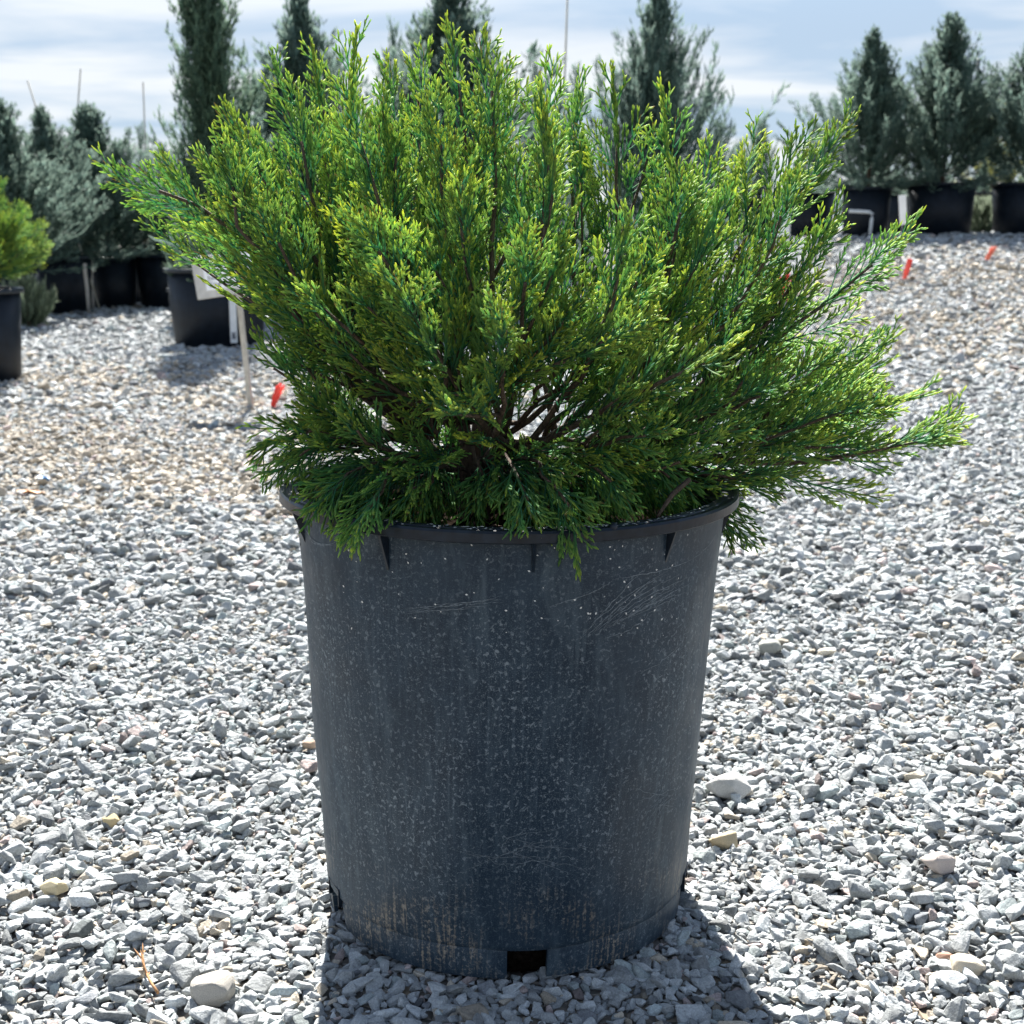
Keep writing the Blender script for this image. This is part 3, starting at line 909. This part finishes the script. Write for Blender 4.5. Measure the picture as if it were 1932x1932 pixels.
# ------------------------------------------------------------------ upright junipers
def ribbons(C, W_):
    """C (N,3,3) three points, flat tapering blades facing random ways"""
    Nn = len(C)
    T = nrm(C[:, 2] - C[:, 0])
    sd_ = nrm(np.cross(T, rng.normal(size=(Nn, 3))))
    ww = np.stack([W_ * .6, W_, W_ * .15], 1)
    V_ = np.stack([C - sd_[:, None] * ww[:, :, None], C + sd_[:, None] * ww[:, :, None]], 2)   # N,3,2,3
    idx = np.arange(Nn * 6).reshape(Nn, 3, 2)
    q = np.stack([idx[:, :-1, 0], idx[:, :-1, 1], idx[:, 1:, 1], idx[:, 1:, 0]], -1).reshape(-1, 4)
    return V_.reshape(-1, 3), q
def crown(seed, W_, npl, ntw, tl, steep, dark, light, shape=.85, base=.02, wd=.0035, open_=0.0):
    """foliage of a unit-height tree: ascending plumes thick with fine twigs"""
    r = np.random.default_rng(seed)
    h = base + (1 - base) * r.random(npl) * .955
    az = r.uniform(0, 6.283, npl)
    prof_ = W_ * np.clip(1 - h, 0.012, 1) ** shape * np.minimum(1, .55 + h * 4) * r.uniform(.40, 1.45, npl) * (1 + .35 * np.sin(3 * az + seed) * np.sin(9 * h + seed))
    L = prof_ / max(.15, math.cos(steep)) * .62 + .035
    hor = np.stack([np.cos(az), np.sin(az), 0 * az], -1)
    st_ = np.minimum(1.5, steep * r.uniform(.7, 1.2, npl) * (1 + .35 * h) * np.clip(.55 + h * 3, .5, 1))
    st_ = np.where(h < .06, r.uniform(-.45, .35, npl), st_)
    d_ = nrm(hor * np.cos(st_)[:, None] + ZUP * np.sin(st_)[:, None] + r.normal(0, .08, (npl, 3)))
    p0 = ZUP * h[:, None] + hor * (prof_ * .25)[:, None] * (1 - open_)
    p1 = p0 + d_ * (L * .5)[:, None] + hor * (prof_ * .12)[:, None]
    p2 = p1 + nrm(d_ + ZUP * .5) * (L * .5)[:, None]
    PL_ = np.stack([p0, p1, p2], 1)
    cnt = np.maximum(5, (ntw * (.35 + L / L.mean() * .65) * (1 - .6 * np.clip(h, 0, 1) ** 3)).astype(int))
    pid = np.repeat(np.arange(npl), cnt)
    tt = r.random(len(pid)) ** .8
    pos, tan = bz(PL_[pid], tt)
    dd = nrm(tan + r.normal(0, .42, (len(pid), 3)))
    l_ = tl * r.uniform(.45, 1.2, len(pid)) * (1 - .45 * np.clip(h[pid], 0, 1) ** 2)
    dd[h[pid] > .8] = nrm(dd[h[pid] > .8] + ZUP * .9)
    pos = pos + r.normal(0, tl * .16, pos.shape)
    C_ = np.stack([pos, pos + dd * (l_ * .5)[:, None], pos + nrm(dd + ZUP * .35) * l_[:, None]], 1)
    C_ = np.concatenate([C_, np.stack([p0, p1, p2], 1)])
    ww = np.concatenate([wd * r.uniform(.6, 1.2, len(pid)), np.full(npl, wd * 1.3)])
    V_, Q_ = ribbons(C_, ww)
    hv = np.concatenate([r.normal(1, .16, len(pid)) * (.75 + .4 * r.random(npl)[pid]), np.full(npl, .6)])
    f = np.array([.1, .45, 1.0])
    c_ = (np.array(dark)[None, None] * (1 - f)[None, :, None] + np.array(light)[None, None] * f[None, :, None]) * hv[:, None, None]
    c_ = np.repeat(c_.reshape(-1, 3), 2, 0)
    me_ = mesh_np('crown', V_, Q_, np.clip(c_, 0, 1), smooth=False)
    me_.materials.append(M['far_foliage'])
    return me_
DK, LT = (.038, .085, .070), (.145, .205, .155)
CROWNS = {
    'cone_a': crown(11, .28, 420, 50, .040, R(60), DK, LT, 1.2),
    'cone_b': crown(12, .30, 470, 56, .040, R(57), DK, LT, 1.1),
    'cone_c': crown(13, .27, 400, 48, .042, R(62), DK, (.15, .215, .17), 1.2),
    'rear': crown(19, .26, 170, 30, .06, R(50), DK, LT, .9, wd=.007),
    'column': crown(14, .115, 520, 46, .034, R(64), (.030, .075, .055), (.12, .18, .11), .50, wd=.0026),
    'sparse': crown(15, .16, 70, 26, .055, R(50), DK, LT, .7, wd=.003, open_=.3),
    'loose': crown(16, .26, 230, 42, .050, R(44), DK, (.125, .195, .13), .6, wd=.004),
    'gold': crown(17, .26, 180, 40, .05, R(50), (.12, .14, .03), (.36, .36, .10), .6, wd=.004),
    'low': crown(18, .95, 190, 46, .20, R(22), (.06, .10, .06), (.27, .32, .20), .5, wd=.014),
}
trunk_me = {}
def tree_trunk(hh):
    k_ = round(hh, 1)
    if k_ not in trunk_me:
        me_ = tube_mesh('trunk', [(0, 0, -.08), (.006, .0, .2 * hh), (-.004, .005, .55 * hh), (.002, 0, .93 * hh)], [.020, .017, .010, .003], 7)
        me_.materials.append(M['bark'])
        trunk_me[k_] = me_
    return trunk_me[k_]
def far_tree(crown_kind, px, top_py, depth, label, pot_kind='big', pot_label=None, group=None, pgroup=None, wide=1.0, lean=0.0, base=None, name='juniper_tree'):
    Y = CAM[1] + depth
    x_ = float(at_y(px, 432, Y)[0])
    zt = float(at_y(px, top_py, Y)[2])
    zg = float(gz(x_, Y))
    H = 0.0
    if pot_kind:
        pe, H = far_pot(pot_kind, x_, Y, pot_label, pgroup)
        H -= .05
    z0 = zg + H
    hh = max(.3, zt - z0)
    e = empty(name, (x_, Y, z0))
    e.rotation_euler = (0, lean, 0)
    tag(e, label, 'tree' if name == 'juniper_tree' else 'shrub', group)
    cr_ = link('crown', CROWNS[crown_kind], None, e)
    wd_ = wide * (1.4 if crown_kind.startswith('cone') else 1.0)
    cr_.scale = (hh * wd_, hh * wd_, hh)
    cr_.rotation_euler = (0, 0, rng.uniform(0, 6.28))
    cr_['kind'] = 'stuff'
    link('trunk', tree_trunk(hh), None, e)
    return e
PG = 'dark nursery pots under the background trees'
TG = 'upright blue-green junipers standing in pots behind the big pot'
far_tree('cone_b', 12, 188, 9.7, 'broad dark juniper behind the yellow-green shrub', 'big', 'dark pot of the broad juniper behind the yellow-green shrub', TG, PG, 1.1)
far_tree('cone_a', 100, 200, 10.8, 'blue-green juniper staked with a left-leaning bamboo cane', 'wide', 'wide black pot beside the two pale irrigation tubes', TG, PG, 1.1, -.03)
far_tree('cone_b', 205, 196, 11.4, 'dark juniper with wide skirt between the staked junipers', 'big', 'black pot right of the pale irrigation tubes', TG, PG, 1.2, -.10)
far_tree('sparse', 272, 232, 12.0, 'thin sparse young juniper tied to a tall bare cane', 'big', 'blue-black pot below the thin sparse juniper', TG, PG, 1.1)
far_tree('loose', 318, 330, 11.5, 'low loose sage-green juniper beside the tall column juniper', 'wide', 'wide blue-black pot of the low loose juniper', TG, PG, 1.0)
far_tree('column', 405, -105, 7.9, 'tall narrow dark juniper towering behind the white sign', 'wide', 'black pot with a hanging white tag behind the sign', TG, PG, 1.05)
far_tree('loose', 352, 330, 9.2, 'small grey-green juniper crowded against the tall column juniper', 'small', 'small black pot beside the pot with white tag', TG, PG, .42)
far_tree('cone_c', 575, -15, 10.2, 'hazy pointed juniper peeking over the bright shrub', 'big', 'black pot behind the left branches of the bright juniper', TG, PG, 1.0)
far_tree('sparse', 748, 38, 12.2, 'wispy pale juniper rising between two denser trees', 'big', 'black pot of the wispy pale juniper', TG, PG, .8)
far_tree('cone_a', 850, -70, 9.6, 'dense grey-green juniper right behind the top of the bright shrub', 'big', 'black pot hidden behind the middle of the bright shrub', TG, PG, 1.0)
far_tree('sparse', 1005, 92, 13.2, 'thin faint juniper left of the tall bare cane', 'big', 'black pot of the thin faint juniper', TG, PG, .9)
far_tree('sparse', 1085, 118, 13.0, 'thin faint juniper at the foot of the tall bare cane', 'big', 'black pot by the tall bare cane', TG, PG, .9)
far_tree('cone_c', 1232, -60, 9.2, 'open airy juniper with visible trunk behind the shrub', 'big', 'black pot seen through the right branches of the bright shrub', TG, PG, .66)
far_tree('loose', 1350, 228, 13.8, 'hazy low juniper with feathery shoots next to the airy juniper', 'big', 'dark pot of the hazy low juniper', TG, PG, .8)
far_tree('loose', 1430, 226, 13.2, 'feathery low juniper behind the small white sign', 'big', 'dark pot behind the small white sign', TG, PG, .8)
far_tree('loose', 1530, 235, 12.6, 'sage-green juniper left of the three tall conical junipers', 'big', 'black pot of the sage-green juniper', TG, PG, .85)
far_tree('cone_a', 1632, 52, 11.8, 'tall conical juniper above the white irrigation pipe', 'big', 'black pot beside the white irrigation pipe', TG, PG, .98)
far_tree('loose', 1702, 285, 13.4, 'short feathery juniper squeezed between two tall conical junipers', 'big', 'dark pot behind the white plant label', TG, PG, .6)
far_tree('cone_b', 1772, 28, 11.8, 'tallest conical juniper with dense dark crown on the slope', 'wide', 'wide black pot right of the white plant label', TG, PG, 1.02)
far_tree('gold', 1872, 195, 17.5, 'distant golden-green tree between two conical junipers', None, None)
far_tree('loose', 1850, 300, 13.8, 'pale feathery juniper behind the black-topped post', 'big', 'dark pot behind the creeping juniper', TG, PG, .6)
far_tree('cone_c', 1932, 55, 11.7, 'conical juniper beyond the creeping juniper', 'wide', 'wide black pot right of the creeping juniper', TG, PG, 1.12)
# rear row closing the yard
for i, px in enumerate(range(-150, 2110, 74)):
    kd = 'rear'
    far_tree(kd, px + rng.uniform(-20, 20), rng.uniform(262, 330), rng.uniform(15.5, 18.5), 'hazy blue-green juniper in the rear row behind the potted trees', None, None, 'rear row of junipers', None, rng.uniform(1.0, 1.3))
# creeping plants on the ground
far_tree('low', 1850, 400, 12.3, 'low creeping grey-green juniper on the gravel between two wide pots', None, None, None, None, .75, name='creeping_juniper')
far_tree('low', 42, 562, 9.0, 'pale sprawling juniper on the gravel under the yellow-green shrub', None, None, None, None, .55, name='creeping_juniper')

# yellow-green shrub in a pot at the edge of the yard
SY = CAM[1] + 6.05
sx = float(at_y(-62, 432, SY)[0])
far_pot('big', sx, SY, 'black pot of the yellow-green spreading shrub')
sh = empty('juniper_shrub', (sx, SY, .36))
tag(sh, 'yellow-green spreading juniper standing in front of the dark staked trees', 'shrub')
sh0 = np.array([sx, SY, .36])
rs = np.random.default_rng(5)
for i in range(44):
    a_ = rs.uniform(0, 6.283); el_ = rs.uniform(.12, 1.35); L_ = rs.uniform(.34, .46)
    p2 = np.array([math.cos(a_) * math.cos(el_) * L_, math.sin(a_) * math.cos(el_) * L_, math.sin(el_) * L_ + .05])
    p0 = np.array([0, 0, .06]) + rs.normal(0, .01, 3)
    P = np.stack([p0, (p0 + p2) / 2 - ZUP * .03, p2])
    br = link('branch', tube_mesh('branch', sample(P[None], 5)[0], [.006, .005, .004, .003, .0015], 5), M['bark'], sh)
    V_, Q_, c_ = grow(P, rs, 1.6, .015, .011, .010, thick=1.5)
    o = link('foliage', mesh_np('foliage', V_, Q_, c_), M['foliage'], br); o['kind'] = 'stuff'

# ------------------------------------------------------------------ stakes, signs, markers, pipes
def stake(px0, py0, px1, py1, depth, r_, material, label, cat='stake', group=None, name='stake', ground_to=True):
    Y = CAM[1] + depth
    top = at_y(px0, py0, Y); low = at_y(px1, py1, Y)
    d_ = (low - top)
    if ground_to:
        k_ = (float(gz(low[0], Y)) - .05 - top[2]) / d_[2]
        low = top + d_ * k_
    e = link(name, tube_mesh(name, [low - low, (top - low) * .5, top - low], [r_, r_, r_ * .85], 8), material)
    e.location = low
    tag(e, label, cat, group)
    return e
stake(52, 152, 75, 225, 10.8, .007, M['bamboo'], 'pale cane leaning left out of a blue-green juniper', group='bare canes among the trees', name='bamboo_cane')
stake(152, 130, 147, 200, 11.4, .007, M['bamboo'], 'pale upright cane above the wide-skirted juniper', group='bare canes among the trees', name='bamboo_cane')
stake(270, 155, 274, 270, 11.9, .007, M['bamboo'], 'pale upright cane in the thin sparse juniper', group='bare canes among the trees', name='bamboo_cane')
stake(735, 60, 733, 120, 12.4, .006, M['bamboo'], 'pale cane beside the wispy juniper', group='bare canes among the trees', name='bamboo_cane')
stake(1071, -20, 1067, 100, 12.9, .010, M['bamboo'], 'tall slim cane rising into the sky above the bright shrub', group='bare canes among the trees', name='bamboo_cane')
Y = CAM[1] + 13.0
top, low = at_y(1847, 110, Y), at_y(1836, 220, Y)
low = top + (low - top) * ((float(gz(low[0], Y)) - .05 - top[2]) / (low[2] - top[2]))
e = empty('post', low); tag(e, 'thin grey post with black top section between conical junipers', 'post')
k_ = top + (low - top) * .16
link('shaft', tube_mesh('shaft', [low - low, (k_ - low) * .5, k_ - low], [.011, .011, .010], 8), M['bamboo'], e)
link('cap', tube_mesh('cap', [k_ - low, (k_ + top) / 2 - low, top - low], [.016, .016, .016], 8), M['steel'], e)

# white sign on a wooden stake
g = at_ground(476, 776)
sg = empty('sign', g); tag(sg, 'white plant sign with printed sticker on a leaning wooden stake', 'sign')
SYd = g[1]
ptop = at_y(441, 470, SYd) - g; pb = np.array([0, 0, -.06])
bm = bmesh.new()
ax = Vector(ptop - pb); ln_ = ax.length
rotq = ax.to_track_quat('Z', 'Y')
box(bm, Vector((ptop + pb) / 2), (.034, .016, ln_), rotq, .002)
link('post', bm_mesh('post', bm), M['wood'], sg)
pc = at_y(430, 517, SYd) - g
prot = Euler((R(-4), R(-8), R(8)))
plate = empty('plate_frame', (0, 0, 0)); bpy.data.objects.remove(plate)
bm = bmesh.new(); box(bm, (0, 0, 0), (.235, .006, .150), None, .003)
pl = link('plate', bm_mesh('plate', bm), M['sign_grey'], sg)
pl.location = (pc[0], -.016, pc[2]); pl.rotation_euler = prot
bm = bmesh.new(); box(bm, (.012, -.0042, .008), (.185, .0012, .112), None, .0005)
link('sticker', bm_mesh('sticker', bm), M['sticker'], pl)
def text(body, size, loc, parent):
    cu = bpy.data.curves.new('lettering', 'FONT')
    cu.body = body; cu.size = size; cu.extrude = .0002
    cu.materials.append(M['ink'])
    o = bpy.data.objects.new('lettering', cu); COL.objects.link(o)
    o.parent = parent; o.location = loc; o.rotation_euler = (math.pi / 2, 0, 0)
    return o
text('K', .032, (-.070, -.0052, .012), pl)
text('Juniper', .026, (-.070, -.0052, -.012), pl)
text('Size  #5', .026, (-.068, -.0052, -.038), pl)
# white tag hanging on the pot behind the sign
Y = CAM[1] + 7.9 - .29
tg = [o for o in bpy.data.objects if o.get('label', '') == 'black pot with a hanging white tag behind the sign'][0]
tg.rotation_euler = (0, 0, 0)
c_ = at_y(440, 604, Y) - np.array(tg.location)
bm = bmesh.new(); box(bm, c_, (.038, .003, .25), None, .001)
tgm = link('hanging_tag', bm_mesh('hanging_tag', bm), M['white'], tg)
bm = bmesh.new()
for i in range(7):
    box(bm, c_ + np.array([-.009 + .003 * i, -.0022, -.085]), (.0016 if i % 2 else .0022, .0008, .035))
link('barcode', bm_mesh('barcode', bm), M['ink'], tgm)

# little white sign and white label stake on the slope
g = at_ground(1472, 476)
e = empty('sign', g); tag(e, 'small white blank sign on a thin stake at the edge of the potted trees', 'sign')
link('post', tube_mesh('post', [(0, 0, -.05), (0, 0, .1), (0, 0, .30)], [.006, .006, .006], 6), M['steel'], e)
d_ = np.linalg.norm(g - CAM)
c0, c1 = at_y(1456, 392, g[1]) - g, at_y(1490, 444, g[1]) - g
bm = bmesh.new(); box(bm, ((c0[0] + c1[0]) / 2, -.012, (c0[2] + c1[2]) / 2), (c1[0] - c0[0], .004, c0[2] - c1[2]), Euler((0, R(3), 0)), .002)
link('plate', bm_mesh('plate', bm), M['white'], e)
g = at_ground(1697, 528)
e = empty('plant_label', g); tag(e, 'tall white plastic plant label on a thin wire stake before the wide black pot', 'plant label')
tp = at_y(1703, 420, g[1]) - g
link('stake', tube_mesh('stake', [np.array([0, 0, -.05]), tp * .5, tp], [.004, .004, .004], 6), M['steel'], e)
c0, c1 = at_y(1695, 368, g[1]) - g, at_y(1711, 424, g[1]) - g
bm = bmesh.new(); box(bm, ((c0[0] + c1[0]) / 2, -.005, (c0[2] + c1[2]) / 2), ((c1[0] - c0[0]) * .75, .003, c0[2] - c1[2]), Euler((0, R(-6), 0)), .001)
link('tag', bm_mesh('tag', bm), M['white'], e)
g = at_ground(1463, 583)
stake_h = at_y(1467, 505, g[1]) - g
o = link('wire_stake', tube_mesh('wire_stake', [np.array([0, 0, -.04]), stake_h * .5, stake_h], [.003, .003, .003], 6), M['steel'])
o.location = g; tag(o, 'thin dark wire stake beside the fanned red whisker marker', 'stake')
def whisker(px, py, tpx, tpy, material, spread, label, n_=9):
    g_ = at_ground(px, py)
    top_ = at_y(tpx, tpy, g_[1]) - g_
    e_ = empty('survey_whisker', g_)
    tag(e_, label, 'marker', 'red survey markers in the gravel')
    hh = np.linalg.norm(top_)
    r = np.random.default_rng(int(px))
    for i in range(n_):
        d2 = top_ + r.normal(0, spread, 3) * hh * np.array([1, 1, .5])
        P_ = np.array([[0, 0, -.01], d2 * .5 + r.normal(0, .05 * hh, 3) * [1, 1, 0], d2])
        wv = nrm(np.cross(d2, r.normal(size=3))) * hh * .075
        V_ = np.array([P_[0] - wv * .6, P_[0] + wv * .6, P_[1] - wv, P_[1] + wv, P_[2] - wv * .8, P_[2] + wv * .8])
        th_ = nrm(np.cross(wv, d2)) * .0006
        V2 = np.concatenate([V_ - th_, V_ + th_])
        q = [(0, 1, 3, 2), (2, 3, 5, 4), (7, 6, 8, 9), (9, 8, 10, 11), (0, 2, 8, 6), (2, 4, 10, 8), (3, 1, 7, 9), (5, 3, 9, 11), (4, 5, 11, 10), (1, 0, 6, 7)]
        link('strip', mesh_np('strip', V2, np.array(q), smooth=False), material, e_)
whisker(511, 774, 532, 728, M['red'], .10, 'red plastic marker strips beside the foot of the sign stake')
whisker(1479, 574, 1488, 522, M['red'], .22, 'fanned red whisker marker beside the thin wire stake', 12)
whisker(1704, 533, 1717, 488, M['red'], .08, 'narrow red whisker marker near the white plant label stake')
whisker(1855, 500, 1876, 466, M['pink'], .06, 'faded pale red marker tilting on the slope before the creeping juniper')
# irrigation pipes
def pipe(pts, depth, r_, material, label, name='irrigation_pipe', group=None, floor=False):
    Yp = CAM[1] + depth
    P_ = np.array([at_y(a, b_, Yp) for a, b_ in pts])
    if floor:
        P_[-1, 2] = float(gz(P_[-1, 0], Yp)) - .02
    o_ = link(name, tube_mesh(name, P_ - P_[-1], [r_] * len(P_), 8), material)
    o_.location = P_[-1]
    tag(o_, label, 'pipe', group)
pipe([(1602, 398), (1640, 400), (1646, 404), (1645, 412), (1640, 452)], 11.45, .014, M['white'], 'white bent irrigation pipe beside the conical juniper pot', floor=True)
pipe([(160, 497), (160, 510), (164, 540), (168, 590)], 10.6, .014, M['tube'], 'left one of two pale irrigation tubes between wide pots', 'irrigation_tube', None, True)
pipe([(176, 487), (173, 493), (172, 530), (176, 586)], 10.9, .014, M['tube'], 'taller round-topped one of two pale irrigation tubes between wide pots', 'irrigation_tube', None, True)
pipe([(1896, 392), (1886, 396), (1878, 410), (1874, 440)], 12.0, .018, M['white'], 'curved white irrigation pipe behind the creeping juniper', floor=True)
pipe([(1820, 385), (1814, 405), (1812, 450)], 12.1, .014, M['tube'], 'pale bleached tube beside the creeping juniper', 'irrigation_tube', None, True)

# ------------------------------------------------------------------ distinct stones and litter
STONES = [(1363, 1603, 62, (.52, .42, .27), 'knobbly tan stone beside the pot shadow'), (1452, 1235, 44, (.36, .36, .32), 'round grey-olive pebble in the pale gravel right of the pot'),
          (1822, 1845, 62, (.62, .54, .42), 'flat cream stone next to a small brick-pink stone'), (1780, 1822, 34, (.45, .27, .19), 'small brick-pink stone touching a cream stone'),
          (405, 1893, 84, (.44, .41, .36), 'smooth oval taupe stone left of the pot shadow'), (104, 1692, 50, (.62, .52, .33), 'blunt yellowish stone in the grey gravel'),
          (210, 1562, 34, (.58, .47, .27), 'small round yellow pebble among grey stones'), (1372, 1510, 84, (.52, .51, .48), 'long pale stone lying close to the pot'),
          (1770, 1650, 62, (.50, .43, .39), 'pinkish pale stone on the open gravel'), (585, 1415, 28, (.50, .36, .26), 'small tan pebble tucked against the pot wall')]
for i, (px, py, sz, colr, lb) in enumerate(STONES):
    p = at_ground(px, py + sz * .12)
    me_ = stone_mesh('loose_stone', 500 + i, 26 if i not in (1, 4, 6) else 60, (1, .8, .62))
    me_.materials.append(stone_mat('stone_colour', colr))
    o = link('loose_stone', me_)
    s_ = sz / F_PX * np.linalg.norm(p - CAM) * 1.02
    o.scale = (s_, s_, s_); o.location = p + np.array([0, 0, s_ * .34 + .004]); o.rotation_euler = (rng.normal(0, .15), rng.normal(0, .15), rng.uniform(-.5, .5))
    tag(o, lb, 'stone')
# dry juniper sprig on the gravel
g = at_ground(300, 1905)
sp_ = empty('dry_sprig', g + np.array([0, 0, .016])); tag(sp_, 'dry orange-brown juniper sprig lying on the grey gravel', 'twig')
d0 = at_ground(272, 1838) - g
r = np.random.default_rng(3)
P = np.stack([np.zeros(3), d0 * .5 + np.array([-.008, 0, .004]), d0 + np.array([0, 0, .006])])
link('stem', tube_mesh('stem', sample(P[None], 6)[0], [.0014, .0013, .0012, .001, .0009, .0006], 6), M['dry'], sp_)
P2, L2, *_ = sprout(P[None], np.array([.07]), .004, .35, 1.0, 30, lambda tt, pl, rr_, n_: .006 + .012 * rr_.random(n_), .15, .5, r.normal(0, 1, (1, 3)), r)
V_, Q_ = tubes(sample(P2, 4), np.tile(np.array([.0007, .0009, .0009, .0002]), (len(P2), 1)), 4, 3)
o = link('dry_scales', mesh_np('dry_scales', V_, Q_), M['dry'], sp_); o['kind'] = 'stuff'
def scrap(px, py, sz, material, label):
    p = at_ground(px, py)
    s_ = sz / F_PX * np.linalg.norm(p - CAM)
    bm_ = bmesh.new(); bmesh.ops.create_grid(bm_, x_segments=4, y_segments=3, size=.5)
    r_ = random.Random(px)
    for v_ in bm_.verts:
        v_.co.z += r_.uniform(-.2, .2); v_.co.x += r_.uniform(-.08, .08); v_.co.y += r_.uniform(-.08, .08)
    bmesh.ops.solidify(bm_, geom=bm_.faces[:], thickness=.03)
    o_ = link('plastic_scrap', bm_mesh('plastic_scrap', bm_), material)
    o_.location = p + np.array([0, 0, .016]); o_.scale = (s_, s_ * .7, s_ * .5); o_.rotation_euler = (.3, .1, r_.uniform(0, 3))
    tag(o_, label, 'litter')
scrap(84, 912, 26, M['blue'], 'crumpled blue plastic scrap on the gravel')
scrap(58, 940, 40, M['orange'], 'orange plastic scrap near the blue one')
